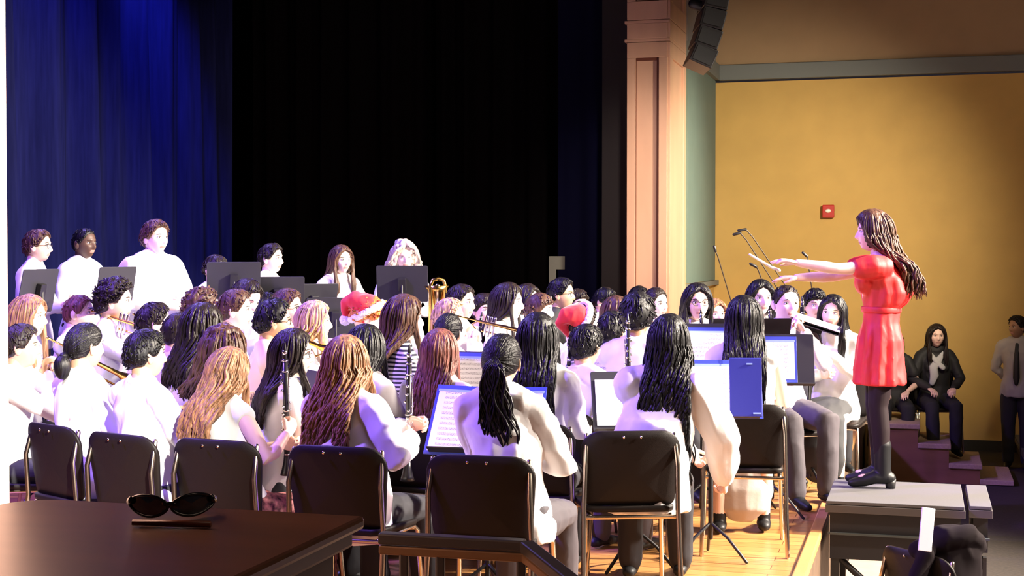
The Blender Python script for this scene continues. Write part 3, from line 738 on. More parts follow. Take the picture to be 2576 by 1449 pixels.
        fuse(c, vox, 3, disp=.004, dscale=10, seed=rnd.uniform(0, 90)).build('skirt' if bot == 'skirt' else 'trousers', botm, e)
    for s in (1, -1):
        a = an[s]; mb = MB()
        mb.tube([at_(a + Vector((0, -.055, -.048))), at_(a + Vector((0, .02, -.042))), at_(a + Vector((s * .004, .10, -.055))), at_(a + Vector((s * .006, .165, -.062)))], [.036 * S, .041 * S, .036 * S, .026 * S], 12, sq=.82)
        mb.tube([at_(a + Vector((0, 0, -.04))), at_(a + Vector((0, 0, .02)))], .037 * S, 10)
        mb = fuse(mb, .009, 2); mb.v = [(x, y, max(z, .002)) for x, y, z in mb.v]; mb.build('shoe', SHOE, e)
    if glasses:
        gm = MB()
        for s in (1, -1):
            gm.tube([(s * .031 + .021 * math.cos(t), .092 - .006 * abs(math.cos(t)), .004 + .017 * math.sin(t)) for t in [2 * math.pi * k / 14 for k in range(15)]], .0019, 5, HM, cap=False)
            gm.tube([(s * .052, .088, .008), (s * .074, .05, .008), (s * .082, -.01, .004)], .0019, 5, HM)
        gm.tube([(-.010, .096, .007), (.010, .096, .007)], .0019, 5, HM).build('glasses', BLACK, e)
    if hat:
        RH = mat('santa_red', (.62, .012, .015), .8, sheen=.3, bump=.5); FUR = mat('white_fur', (.85, .82, .82), .95, bump=1., scale=(120, 120, 120))
        tip, drop = hat; r0 = HM @ Vector((0, -.01, .052)); HM = HM @ Tr((0, 0, .02)) @ Rx(math.radians(hat_tilt)) @ Tr((0, 0, -.02)); mm = MB(); pts = [(0, -.01, .045), (0, -.012, .09), (tip[0] * .35, tip[1] * .35 - .01, .135), (tip[0] * .75, tip[1] * .75, .125 + drop * .1), (tip[0], tip[1], .10 - drop)]
        mm.tube(pts, [.096, .085, .060, .038, .014], 18, HM)
        hm_ = fuse(mm, .009, 3, disp=.006, dscale=18).build('santa_hat', RH, e)
        ring = [(.093 * math.cos(t), .107 * math.sin(t) - .008, .046 + .018 * math.sin(t)) for t in [2 * math.pi * k / 20 for k in range(21)]]
        fuse(MB().tube(ring, .023, 10, HM, cap=False), .007, 1, disp=.004, dscale=60).build('fur_brim', FUR, hm_)
        fuse(MB().ell((tip[0], tip[1], .095 - drop), (.034, .034, .034), 14, 10, HM), .006, 1, disp=.004, dscale=60).build('pompom', FUR, hm_)
    if mode == 'sit' and chair:
        q = root + R @ Vector((0, .03, 0)); place_chair(q.x, q.y, base, yaw, chair_label or ('black band chair under ' + short))
    PEOPLE[short] = (e, S, HM, R)
    return e

# ================================================================ front row: chairs and players
def front(px, D, yaw, label, **kw):
    p = at(px, 1160, D); r = math.radians(yaw); x, y = p.x + math.sin(r) * .215, p.y + math.cos(r) * .215
    place_chair(x, y, 0, yaw, label, 'front row band chairs'); return (x - .03 * math.sin(r), y - .03 * math.cos(r))
c1 = front(128, 6.85, 42, 'black band chair at the far left, carrying the girl with a low bun')
c2 = front(302, 6.50, 34, 'black band chair under the black-haired boy, second from the left')
c3 = front(540, 6.30, 24, 'black band chair behind the light-brown-haired girl, right of the sunglasses')
c4 = front(843, 6.08, 18, 'black band chair under the girl with long curly golden-brown hair')
c5 = front(1205, 5.80, 15, 'black band chair under the girl with the long black ponytail')
c6 = front(1588, 6.60, -4, 'black band chair with seat and legs in full view, before the long-haired girl')
def fp(c, px, yt, yaw, dy, label, short, **kw):
    D = c[1] + dy; return person(label, short, px, yt, D, yaw, chair_at=c, chair=False, **kw)
fp(c1, 213, 808, 42, .14, 'girl seen from behind with black hair in a low bun, white shirt', 'the bun girl', hair='bun', skin='tan', pose='clar', lod=0, S=1.0)
fp(c2, 366, 845, 40, .14, 'boy with short black hair and big ear turned right, grey-white shirt, front row', 'the black-haired boy', hair='short', skin='tan', pose='clar', lod=0, hyaw=15, S=.985)
fp(c3, 572, 908, 40, .12, 'girl with light brown hair bowed forward, pale sleeveless top, gripping a clarinet', 'the bowed girl', hair='long', hc='light', hl=.34, wave=.010, top='tank', pose='hold', lod=0, nod=18, S=.93,
   hands=(at(722, 1090, 6.55), at(712, 1120, 6.62)), botm=mat('floral_trousers', (.30, .10, .10), .8, var=.9, scale=(40, 40, 40)))
fp(c4, 868, 868, 24, .16, 'girl with very long wavy golden-brown hair, white shirt, front row', 'the wavy-haired girl', hair='long', hc='light', hl=.50, wave=.016, vol=1.25, pose='hold', lod=0, S=.975, loose=.012,
   hands=(at(1030, 1105, 6.42), at(1022, 1075, 6.50)))
fp((c5[0] + .09, c5[1] + .02), 1262, 838, 15, .14, 'girl with long black ponytail and white shirt, front row', 'the ponytail girl', hair='tail', hl=.74, wave=.02, vol=1.1, sway=.12, skin='tan', pose='clar', lod=0, S=1.0, loose=.004, botm=GREYT)
fp((c6[0] + .10, c6[1] + .03), 1682, 790, 12, .14, 'girl with very long straight black hair and loose white blouse, sitting right of centre', 'the blouse girl', hair='long', hl=.62, wave=.012, vol=1.15, pose='clar', lod=0, S=1.03, loose=.026, hands=(at(1822, 1195, 7.0), at(1740, 1150, 7.15)))

# second line and further seated players: (label, short, px, y top, D, yaw, options)
A = 'auburn'
STR = bpy.data.materials.new('striped_knit'); STR.use_nodes = True
_n = STR.node_tree; _b = _n.nodes['Principled BSDF']; _t = _n.nodes.new('ShaderNodeTexCoord'); _s = _n.nodes.new('ShaderNodeSeparateXYZ'); _f = _n.nodes.new('ShaderNodeMath'); _g = _n.nodes.new('ShaderNodeMath'); _h = _n.nodes.new('ShaderNodeMath'); _x = _n.nodes.new('ShaderNodeMixRGB')
_f.operation = 'MULTIPLY'; _f.inputs[1].default_value = 46; _g.operation = 'FRACT'; _h.operation = 'GREATER_THAN'; _h.inputs[1].default_value = .5
_n.links.new(_t.outputs['Object'], _s.inputs[0]); _n.links.new(_s.outputs['Z'], _f.inputs[0]); _n.links.new(_f.outputs[0], _g.inputs[0]); _n.links.new(_g.outputs[0], _h.inputs[0]); _n.links.new(_h.outputs[0], _x.inputs[0])
_x.inputs[1].default_value = (.015, .015, .03, 1); _x.inputs[2].default_value = (.75, .73, .74, 1); _n.links.new(_x.outputs[0], _b.inputs['Base Color'])
BLKT = mat('black_top', (.014, .013, .016), .8, bump=.4); YELT = mat('cream_shirt', (.75, .60, .30), .85, bump=.4)
seated = [
 ('boy cut off by the bright column at the left edge, dark hair, facing right', 'the edge boy', 52, 815, 7.50, 78, dict(skin='tan', hc='dark', pose='trumpet')),
 ('girl with light brown hair by the left column, facing right, behind the edge boy', 'the left-edge girl', 72, 742, 8.50, 95, dict(hair='long', hc='light', hl=.3, skin='fair', pose='clar')),
 ('boy with short reddish-brown hair and a trumpet, head tilted up', 'the trumpet boy', 198, 738, 9.45, 92, dict(hair='buzz', hc='auburn', pose='trumpet')),
 ('boy with curly dark hair before a tilted black music stand', 'the curly dark-haired boy', 288, 703, 9.00, 85, dict(hair='curlyshort', hc='dark', pose='trumpet')),
 ('boy with short dark hair and ear turned to us, below the tall standing boy', 'the boy below the standing boy', 388, 760, 8.56, 70, dict(hair='short', hc='dark', pose='clar')),
 ('boy with close-cropped hair seen from behind between two dark-haired players', 'the cropped-hair boy', 447, 782, 8.06, 35, dict(hair='buzz', hc='dark', pose='clar')),
 ('player with curly brown hair behind the dark wavy-haired girl', 'the curly brown-haired player', 505, 727, 9.36, 60, dict(hair='curlyshort', hc='brown', skin='fair')),
 ('boy with brown hair in sharp profile to the right, in the middle left', 'the profile boy', 592, 727, 8.95, 88, dict(hair='short', hc='brown', pose='clar', skin='pale')),
 ('boy bowing his pale forehead under dark hair below a black stand', 'the bowing boy', 618, 700, 9.98, 125, dict(hair='short', hc='dark', nod=25, pose='trumpet')),
 ('boy with thick black hair behind the boy in glasses', 'the thick-haired boy', 668, 735, 10.45, 60, dict(hair='short', hc='black')),
 ('boy with dark-rimmed glasses and short violet-lit hair below a black stand', 'the violet-lit boy', 722, 726, 9.56, 105, dict(hair='short', hc='brown', glasses=True, pose='trumpet')),
 ('boy with black hair, glasses and cream shirt turned right', 'the cream-shirt boy', 688, 752, 8.18, 75, dict(hair='short', hc='black', glasses=True, skin='tan', topm=YELT, pose='clar')),
 ('girl with dark wavy hair seen from behind, left of the profile boy', 'the dark wavy-haired girl', 508, 765, 7.64, 48, dict(hair='long', hc='dark', hl=.26, wave=.012, vol=1.2, pose='clar')),
 ('girl with tangled brown curls behind the bowed girl', 'the tangled-curls girl', 562, 825, 7.17, 45, dict(hair='curly', hc='brown', hl=.2, wave=.02, pose='clar')),
 ('blonde girl with hair tied back, facing right below the standing girl', 'the blonde girl', 790, 757, 8.70, 85, dict(hair='long', hc='blond', hl=.22, wave=.015, pose='clar', skin='pale')),
 ('player with orange hair and a red santa hat, head bent, left of centre', 'the orange-haired santa player', 925, 748, 9.17, 80, dict(hair='curlyshort', hc='orange', pose='trumpet', skin='pale', nod=28, hat=((-.04, -.15), .06), hat_tilt=46)),
 ('pale small player with violet-lit dark fringe right below the curly blonde girl', 'the small pale player', 990, 722, 11.17, 150, dict(hair='fringe', hc='black', lod=2, skin='pale')),
 ('girl with long straight brown hair and a navy striped sweater', 'the striped-sweater girl', 1015, 742, 7.93, 62, dict(hair='long', hc='brown', hl=.36, skin='pale', topm=STR, pose='clar', hyaw=12)),
 ('boy with dark side-swept hair looking right, left of the girl in profile', 'the side-swept boy', 1160, 715, 10.31, 118, dict(hair='short', hc='dark', pose='clar')),
 ('blond player with forehead showing behind the black-haired girl', 'the blond forehead player', 1130, 750, 9.43, 95, dict(hair='short', hc='blond', pose='trumpet', skin='pale')),
 ('player with violet-lit face behind a dark mouthpiece, right of the side-swept boy', 'the violet-faced player', 1217, 738, 10.85, 150, dict(hair='fringe', hc='dark', pose='clar', lod=2)),
 ('girl with long dark hair and white profile turned right, centre of the band', 'the white-profile girl', 1277, 712, 9.86, 105, dict(hair='long', hc='dark', hl=.36, pose='clar', skin='pale')),
 ('girl with dark hair looking down just behind the white-profile girl', 'the down-looking girl', 1325, 715, 11.21, 125, dict(hair='long', hc='dark', hl=.3, pose='clar', lod=2)),
 ('player with brown fringe over a pale face, left of the boy in black', 'the brown-fringe player', 1358, 738, 10.45, 110, dict(hair='fringe', hc='brown', lod=2, pose='clar', skin='pale')),
 ('boy in a black shirt and glasses before the grey bracket', 'the black-shirt boy', 1412, 698, 11.60, 108, dict(hair='short', hc='black', glasses=True, topm=BLKT, pose='hold', skin='tan')),
 ('dark-haired small player just above the second santa hat', 'the player above the santa hat', 1452, 727, 12.14, 150, dict(hair='fringe', hc='dark', lod=2, pose='clar', skin='pale')),
 ('player seen from behind with a red santa hat, right of centre', 'the second santa player', 1468, 765, 9.35, 70, dict(hair='short', hc='dark', hat=((-.06, -.13), .10), hat_tilt=48, pose='clar', hyaw=-10, nod=-6, skin='pale')),
 ('player with blue-black hair bent behind the second santa hat', 'the blue-black-haired player', 1520, 722, 12.55, 120, dict(hair='short', hc='black', lod=2, nod=15, pose='clar')),
 ('girl with brown hair and pale face right of the second santa hat', 'the pale brown-haired girl', 1550, 745, 10.63, 125, dict(hair='long', hc='brown', hl=.25, lod=2, pose='clar', skin='pale')),
 ('player with flat dark hair far back before the wooden column', 'the column player', 1606, 720, 13.00, 150, dict(hair='fringe', hc='black', lod=2, pose='clar')),
 ('woman with dark hair drawn back and pale face before the wooden column', 'the pale woman', 1650, 722, 11.11, 140, dict(hair='tail', hc='dark', hl=.2, skin='pale', pose='clar', roll=6)),
 ('boy with thick black hair seen from behind, left of the tallest long-haired girl', 'the tall-haired boy', 1603, 737, 8.15, 15, dict(hair='short', hc='black', vol=1.35, skin='brown', pose='clar')),
 ('boy with black hair and ear showing, behind the white-shirted front boy', 'the small-eared boy', 1538, 782, 8.73, 30, dict(hair='short', hc='black', skin='tan', pose='clar')),
 ('girl with glasses and long dark hair blowing a clarinet toward the camera', 'the glasses clarinet girl', 1753, 713, 10.00, 172, dict(hair='long', hc='black', hl=.32, glasses=True, skin='fair', pose='clar')),
 ('blond player half hidden right of the girl with glasses', 'the half-hidden blond', 1798, 752, 11.45, 160, dict(hair='long', hc='light', hl=.2, lod=2, pose='clar', skin='pale')),
 ('player with black hair, hair clip and clarinet facing the camera', 'the hair-clip player', 1912, 704, 10.58, 170, dict(hair='long', hc='black', hl=.2, pose='clar', skin='pale')),
 ('boy in a white shirt and grey trousers facing the camera left of the conductor stand', 'the white-shirt boy', 1977, 713, 9.69, 165, dict(hair='buzz', hc='dark', pose='trumpet', skin='pale', botm=GREYT)),
 ('shadowed player with dark hair between the white-shirt boy and the black-dress girl', 'the shadowed player', 2050, 726, 11.10, 175, dict(hair='fringe', hc='black', pose='clar', lod=2)),
 ('girl with long black hair, white sleeves and a black dress, under the conductor\'s arms', 'the black-dress girl', 2095, 742, 10.13, 205, dict(hair='long', hc='black', hl=.3, pose='clar', skin='fair', bot='skirt', botm=mat('black_skirt', (.03, .03, .033), .8, bump=.5), topm=WHITE, roll=-6)),
 # second line from the front
 ('girl with dark side hair and glasses facing right beside an upright clarinet', 'the side-profile glasses girl', 735, 828, 6.86, 68, dict(hair='long', hc='dark', hl=.30, glasses=True, skin='fair', pose='clar', hyaw=18, lod=0)),
 ('dark-haired player mostly hidden behind the wavy golden-brown hair', 'the hidden dark-haired player', 918, 832, 7.35, 30, dict(hair='long', hc='black', hl=.2, pose='clar', S=.98)),
 ('girl with long reddish-brown hair and white top, left of the ponytail girl', 'the reddish-haired girl', 1105, 828, 7.35, 20, dict(hair='long', hc='auburn', hl=.40, pose='clar', lod=0)),
 ('player with short black hair above the reddish-brown hair', 'the short black-haired player', 1128, 786, 8.45, 25, dict(hair='tail', hc='black', hl=.2, pose='clar')),
 ('girl with long glossy black hair right of the ponytail girl', 'the glossy-haired girl', 1352, 790, 7.13, 12, dict(hair='long', hc='black', hl=.36, vol=1.2, pose='clar', lod=0)),
 ('boy with short black hair and white shirt, between the glossy-haired and loose-bloused girls', 'the front white-shirt boy', 1474, 815, 7.64, 38, dict(hair='short', hc='black', skin='tan', pose='clar', lod=0, loose=.01, botm=GREYT)),
 ('girl with straight black hair and bare arm, sitting left of the conductor stand', 'the bare-armed girl', 1872, 745, 8.02, 8, dict(hair='long', hc='black', hl=.40, top='tank', pose='clar', lod=0, bot='skirt', botm=mat('pale_skirt', (.42, .36, .33), .8, bump=.5))),
]
for lb, shn, px, yt, D, yaw, kw in seated:
    kw = dict(kw); kw.setdefault('hair', 'short'); person(lb, shn, px, yt, D, yaw, **kw)

standing = [
 ('boy with glasses standing at the far left of the back row, white shirt', 'the standing glasses boy', 95, 576, 10.15, 92, dict(hair='short', hc='brown', glasses=True, skin='fair')),
 ('boy with dark skin standing second from the left in the back row, white collared shirt', 'the second standing boy', 212, 571, 10.75, 115, dict(hair='buzz', hc='black', skin='dark')),
 ('tallest boy standing in the back row before the blue curtain, white shirt', 'the tallest standing boy', 390, 553, 9.95, 125, dict(hair='short', hc='brown', skin='pale', vol=1.1, loose=.03)),
 ('boy with blue-lit hair bending behind a black stand', 'the bending boy', 540, 640, 10.83, 118, dict(hair='short', hc='dark', skin='fair', nod=18)),
 ('boy with violet-lit dark hair and collar standing behind a black stand', 'the collared standing boy', 682, 612, 11.23, 108, dict(hair='short', hc='dark', skin='pale')),
 ('slim girl with long brown hair standing in a pale long-sleeved top', 'the slim standing girl', 857, 617, 11.55, 140, dict(hair='long', hc='brown', hl=.36, skin='pale', S=.975)),
 ('girl with curly fair hair behind a wide black stand', 'the curly fair-haired girl', 1016, 612, 11.91, 165, dict(hair='curly', hc='fairblond', hl=.2, wave=.02, vol=1.25, skin='pale')),
]
for i, (lb, shn, px, yt, D, yaw, kw) in enumerate(standing):
    T = at(px, yt, D); base = min(.24, max(.0, T.z - 1.66)) if i != 5 else .1
    base = .22 if i < 3 else .12
    kw = dict(kw); kw.pop('S', None)
    person(lb, shn, px, yt, D, yaw, mode='stand', base=base, pose='stand', lean=(0, .02), **kw)
    o = MB().box((0, 0, base / 2), (.62, .55, base - .004)).build('stage_riser', mat('riser_black', (.02, .018, .02), .7), None, False, .01)
    o.location = (T.x, T.y, 0); o.rotation_euler = (0, 0, -math.radians(yaw)); tag(o, 'low black riser box under ' + shn, 'riser', 'riser boxes under the back row')

# people by the far wall
person('woman with long dark hair, black jacket and white scarf sitting by the ochre wall', 'the woman by the wall', 2356, 815, 14.6, 183, base=-.38, hair='long', hc='dark', hl=.3, skin='fair', topm=mat('black_jacket', (.012, .011, .012), .7), top='coat', lean=(0, .04))
person('woman with dark hair half hidden behind the red dress, by the ochre wall', 'the half-hidden woman', 2250, 832, 14.6, 190, base=-.38, hair='long', hc='dark', hl=.25, skin='fair', topm=mat('black_jacket', (.012, .011, .012), .7), top='tee')
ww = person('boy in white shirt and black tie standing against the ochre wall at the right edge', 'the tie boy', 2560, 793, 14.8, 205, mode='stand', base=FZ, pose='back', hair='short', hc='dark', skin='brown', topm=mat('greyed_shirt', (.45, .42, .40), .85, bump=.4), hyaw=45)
PE, PS, PHM, PR = PEOPLE['the tie boy']
MB().tube([(0, .105 * PS, 1.315 * PS), (0, .135 * PS, 1.22 * PS), (0, .150 * PS, 1.10 * PS), (0, .148 * PS, .96 * PS), (0, .150 * PS, .90 * PS)], [.016, .024, .030, .034, .02], 8, sq=.5).build('necktie', BLACK, PE)
PE, PS, PHM, PR = PEOPLE['the woman by the wall']
MB().tube([(-.06, .09, 1.0), (.0, .135, .92), (.05, .15, .86), (.04, .15, .78), (.06, .14, .70)], [.02, .04, .045, .045, .03], 8, sq=.45).tube([(.07, .09, 1.0), (.02, .14, .92), (-.04, .16, .86)], [.02, .03, .03], 8, sq=.5).build('scarf', mat('white_scarf', (.5, .49, .48), .9, bump=.8), PE)

# ---------------------------------------------------------------- conductor
HANDS['conduct'] = ((.1, .5, .4), (-.1, .5, .4), 'flat')
cb = .2
person('woman in a red dress with long brown hair conducting with both arms stretched out', 'the conductor', 2197, 530, 8.85, -82, mode='stand', base=cb + .03, pose='conduct', hair='long', hc='brown', hl=.33, wave=.020, vol=1.6, drape=.065,
       skin='fair', top=None, bot=None, lod=0, lean=(0, .02), hands=(at(1990, 700, 8.98), at(1984, 660, 8.72)), S=1.035)
CE, CS, CHM, CR = PEOPLE['the conductor']
def cs(p): return Vector(p) * CS
dr = MB()
def rg(z, cy, rx, ry, am=0, fr=11, ph=0): return (0, cy * CS, z * CS, rx * CS, ry * CS, am, fr, ph)
dr.loft([rg(.585, .000, .185, .150, .075), rg(.70, 0, .178, .140, .07), rg(.85, -.005, .172, .128, .05), rg(.95, -.005, .150, .105, .03), rg(1.01, -.01, .142, .106, .01), rg(1.035, -.01, .142, .106),
         rg(1.07, -.03, .158, .128, .03), rg(1.13, -.045, .168, .150, .035), rg(1.20, -.03, .168, .138, .02), rg(1.27, -.005, .155, .095), rg(1.31, -.005, .115, .07), rg(1.335, 0, .065, .055)], 44)
for s in (1, -1):
    dr.tube([cs((s * .145, -.005, 1.283)), cs((s * .165, .05, 1.285)), cs((s * .165, .12, 1.275))], [.062 * CS, .070 * CS, .066 * CS], 14)
    dr.ell(cs((s * .062, .072, 1.19)), [q * CS for q in (.078, .072, .080)], 12, 8)
fuse(dr, .008, 3, disp=.005, dscale=12).build('dress', REDD, CE)
MB().loft([rg(1.012, -.01, .150, .114), rg(1.018, -.01, .153, .117), rg(1.042, -.01, .153, .117), rg(1.048, -.01, .150, .114)], 32).build('belt', REDD, CE)
TI = mat('dark_tights', (.014, .007, .009), .7, spec=.2)
for s in (1, -1):
    mb = MB().tube([cs((s * .083, 0, .72)), cs((s * .088, .0, .60)), cs((s * .09, .015, .46)), cs((s * .09, .0, .32)), cs((s * .09, -.012, .08))], [q * CS for q in (.085, .074, .058, .056, .040)], 14)
    fuse(mb, .009, 3).build('tights', TI, CE)
for ch in list(CE.children):
    if ch.name.startswith('shoe'): bpy.data.objects.remove(ch)
for s in (1, -1):
    mb = MB().tube([(s * .093, -.012, .24), (s * .093, -.012, .16), (s * .093, -.015, .05)], [.054, .052, .048], 14)
    mb.tube([(s * .093, -.05, .036), (s * .093, .03, .040), (s * .095, .10, .014), (s * .096, .165, .002)], [.046, .050, .042, .032], 12, sq=.85)
    b = fuse(mb, .008, 3); b.v = [(x, y, max(z, -.024)) for x, y, z in b.v]; b = b.build('ankle_boot', SHOE, CE)
    MB().loft([(s * .093, -.062, -.028, .026, .028), (s * .093, -.060, .03, .034, .036)], 12).build('heel', BLACK, b)
h = at(1940, 672, 8.80)
b = MB().tube([h + Vector((.05, 0, -.02)), h, at(1886, 640, 8.76)], [.010, .0085, .0065], 8).build('baton', mat('baton_white', (.85, .82, .72), .4))
tag(b, 'white conducting baton held in the conductor\'s outstretched hands', 'baton')

# conductor's desk
s1 = stand(2052, 822, 9.75, -76, 'black conductor stand with open white score beside the red dress', tilt=52, group='conductor stand')
M1 = Matrix.LocRotScale(s1.location, s1.rotation_euler, None) @ Rx(math.radians(-20)) @ Rx(math.pi / 2)
e = empty('open_score'); e.matrix_basis = M1 @ Tr((0, 0, .009)); tag(e, 'open white score lying on the conductor stand', 'score')
for s in (-1, 1): MB().box((s * .13, 0, .006), (.255, .33, .012), Ry(math.radians(-s * 4))).build('page', PAPER, e, False, .003)

# ---------------------------------------------------------------- music stands and sheets
stand(96, 732, 9.0, 105, 'black music stand before the standing glasses boy at the far left', tilt=-8, small=True)
stand(292, 724, 9.45, 112, 'black music stand tilted behind the curly dark-haired boy', tilt=-10, small=True)
stand(588, 706, 10.4, 165, 'wide black music stand hiding the bending boy\'s face', tilt=-5, small=True)
stand(700, 741, 10.55, 172, 'black music stand before the collared standing boy', small=True)
stand(788, 757, 11.0, 150, 'small black music stand left of the slim standing girl', small=True)
stand(842, 800, 9.4, 160, 'black music stand below the slim standing girl', tilt=-4, small=True)
stand(1012, 714, 10.75, 180, 'wide black music stand before the curly fair-haired girl', tilt=-6, small=True)
stand(1888, 862, 9.05, 176, 'black music stand behind the bare-armed girl\'s hair')
a = stand(1222, 1062, 6.6, 14, 'music stand with a wide page before the ponytail girl', tilt=14)
sheet(a, -.125, .0, .25, .33, 'page of music in a blue folder left of the ponytail girl', BLUEF, -2)
sheet(a, .135, .0, .25, .33, 'page of music in a blue folder right of the ponytail girl', BLUEF, 2)
a = stand(1610, 1010, 7.35, -4, 'music stand before the loose-bloused long-haired girl', tilt=6)
sheet(a, -.05, 0, .36, .27, 'wide pale page left of the loose-bloused girl\'s hair')
a = stand(1790, 980, 7.6, 4, 'music stand with white pages and blue edge right of the loose-bloused girl', tilt=8)
sheet(a, -.08, .0, .26, .30, 'white page with blue border behind the clarinet', BLUEF)
sheet(a, .15, .0, .20, .30, 'white page next to the dark blue folder', BLUEF)
a = stand(1540, 930, 8.1, 10, 'music stand with pages beside the front white-shirt boy')
sheet(a, -.02, 0, .30, .26, 'lilac-lit page right of the front white-shirt boy', BLUEF)
a = stand(1180, 955, 8.1, 15, 'music stand right of the reddish-brown hair')
sheet(a, .0, 0, .26, .28, 'lilac-lit page peeking out right of the reddish-brown hair', BLUEF)
a = stand(1768, 878, 8.9, 5, 'music stand below the glasses clarinet girl')
sheet(a, .02, 0, .24, .24, 'small white page below the glasses clarinet girl', BLUEF)
a = stand(1945, 905, 8.85, 5, 'music stand with folder left of the white-shirt boy')
sheet(a, -.0, 0, .26, .26, 'page with blue border left of the white-shirt boy', BLUEF)
a = stand(775, 1015, 7.0, 60, 'black music stand between the side-profile girl and the wavy-haired girl')
# dark blue folder
p = at(1876, 974, 7.35); e = empty('binder', p, math.radians(-6)); e.rotation_euler = (math.radians(-12), 0, math.radians(-4))
tag(e, 'dark blue binder standing behind the bare-armed girl\'s chair', 'binder')
MB().box((0, 0, 0), (.165, .012, .305)).build('cover', mat('binder_blue', (.035, .04, .26), .4), e, False, .004)
for x, z, w in ((.055, -.135, .04), (.02, .12, .03)): MB().box((x, -.008, z), (w, .002, .008)).build('printed_mark', LBLUE, e, False)

# ---------------------------------------------------------------- instruments
def cl(px, y0, D, px2, y1, D2, lb): clarinet(at(px, y0, D), at(px2, y1, D2), lb)
cl(716, 862, 6.62, 724, 1230, 6.66, 'upright clarinet gripped by the bowed light-brown-haired girl')
cl(1030, 868, 6.48, 1024, 1240, 6.5, 'upright clarinet right of the wavy golden-brown hair')
cl(1432, 882, 7.6, 1422, 1170, 7.65, 'clarinet showing left of the front white-shirt boy')
cl(1579, 790, 7.9, 1584, 1070, 7.8, 'clarinet rising before the tall-haired boy seen from behind')
cl(1763, 780, 9.72, 1774, 960, 9.25, 'clarinet in the mouth of the girl with glasses')
cl(1936, 770, 10.2, 1944, 930, 9.8, 'clarinet in the mouth of the hair-clip player')
cl(1212, 785, 10.7, 1196, 950, 10.4, 'clarinet below the violet-lit face')
cl(1246, 780, 9.9, 1232, 960, 9.8, 'clarinet left of the white-profile girl')
cl(1386, 745, 10.8, 1378, 900, 10.7, 'clarinet left of the black-shirt boy')
cl(1338, 742, 10.6, 1336, 900, 10.5, 'clarinet held between the two pale faces right of the white-profile girl')
cl(2018, 745, 10.6, 2024, 900, 10.4, 'clarinet right of the white-shirt boy\'s face')
trumpet(at(232, 782, 8.98), (.9, -.2, -.25), 'brass trumpet of the boy with reddish-brown hair')
trumpet(at(336, 790, 8.85), (.9, -.1, -.55), 'brass trumpet right of the curly dark-haired boy')
trumpet(at(640, 806, 8.5), (.85, .1, -.35), 'brass trumpet at the chin of the profile boy')
trumpet(at(1150, 795, 9.3), (.9, -.1, -.2), 'brass trumpet at the blond forehead player')
trumpet(at(120, 850, 7.4), (.85, .3, -.5), 'brass trumpet at the left edge beside the edge boy')
e = empty('euphonium', at(1103, 735, 10.4), math.radians(20)); tag(e, 'gold euphonium bell and tubes standing above the band, left of centre', 'euphonium')
MB().tube([(-.06, 0, -.35), (-.06, 0, .05), (-.045, 0, .085), (0, 0, .10), (.04, 0, .085), (.05, 0, .05), (.05, 0, -.35)], [.018, .014, .013, .013, .013, .014, .018], 12).build('tubing', BRASS, e)
MB().tube([(0, .02, -.25), (0, .02, 0), (0, .02, .04)], .022, 12).build('valve', SILVER, e)
MB().tube([(-.0, .05, -.4), (0, .05, -.1), (0, .05, .0), (0, .05, .045)], [.035, .04, .06, .09], 18, rnd=False).build('bell', BRASS, e)

# ---------------------------------------------------------------- microphones
def mic(head, tip_bend, foot, label):
    e = empty('microphone_stand', Vector(foot)); tag(e, label, 'microphone stand', 'microphone stands before the ochre wall'); o = Vector(foot)
    a, b = Vector(head) - o, Vector(tip_bend) - o
    MB().tube([a, b], .012, 8).build('microphone', BLACK, e); c = Vector((0, 0, 1.15))
    MB().tube([b, b + (c - b) * .12 + Vector((0, 0, .02)), c], .0055, 6).build('boom', mat('mic_brown', (.05, .035, .02), .5), e)
    MB().tube([c, (0, 0, .1)], .011, 8).build('pole', BLACK, e)
    for k in range(3):
        t = 2.1 * k; MB().tube([(0, 0, .12), (.28 * math.cos(t), .28 * math.sin(t), .012)], .009, 6).build('leg', BLACK, e)
def ft(px, D): p = at(px, 800, D); return (p.x, p.y, 0)
mic(at(1846, 590, 12.2), at(1862, 586, 12.2), ft(1990, 12.4), 'boom microphone, leftmost and lowest head of the top pair')
mic(at(1858, 580, 12.5), at(1876, 577, 12.5), ft(2015, 12.7), 'boom microphone just above the leftmost one')
mic(at(1888, 664, 12.0), at(1902, 671, 12.0), ft(1945, 12.1), 'boom microphone below the baton')
mic(at(2020, 636, 12.2), at(2030, 645, 12.2), ft(2050, 12.3), 'boom microphone above the conductor\'s forearm')
mic(at(1797, 620, 12.4), at(1800, 632, 12.4), ft(1845, 12.6), 'boom microphone next to the teal panel')

# ---------------------------------------------------------------- foreground cabinet with sunglasses
CAB = mat('dark_wood_top', (.095, .040, .024), .30, var=.25, scale=(2, 14, 2), spec=.5)
cu, cv = -.89, 2.22
e = empty('cabinet', UV(cu - .33, cv - .40, 0), RZ); tag(e, 'dark brown wooden cabinet with a rounded top edge in the left foreground', 'cabinet')
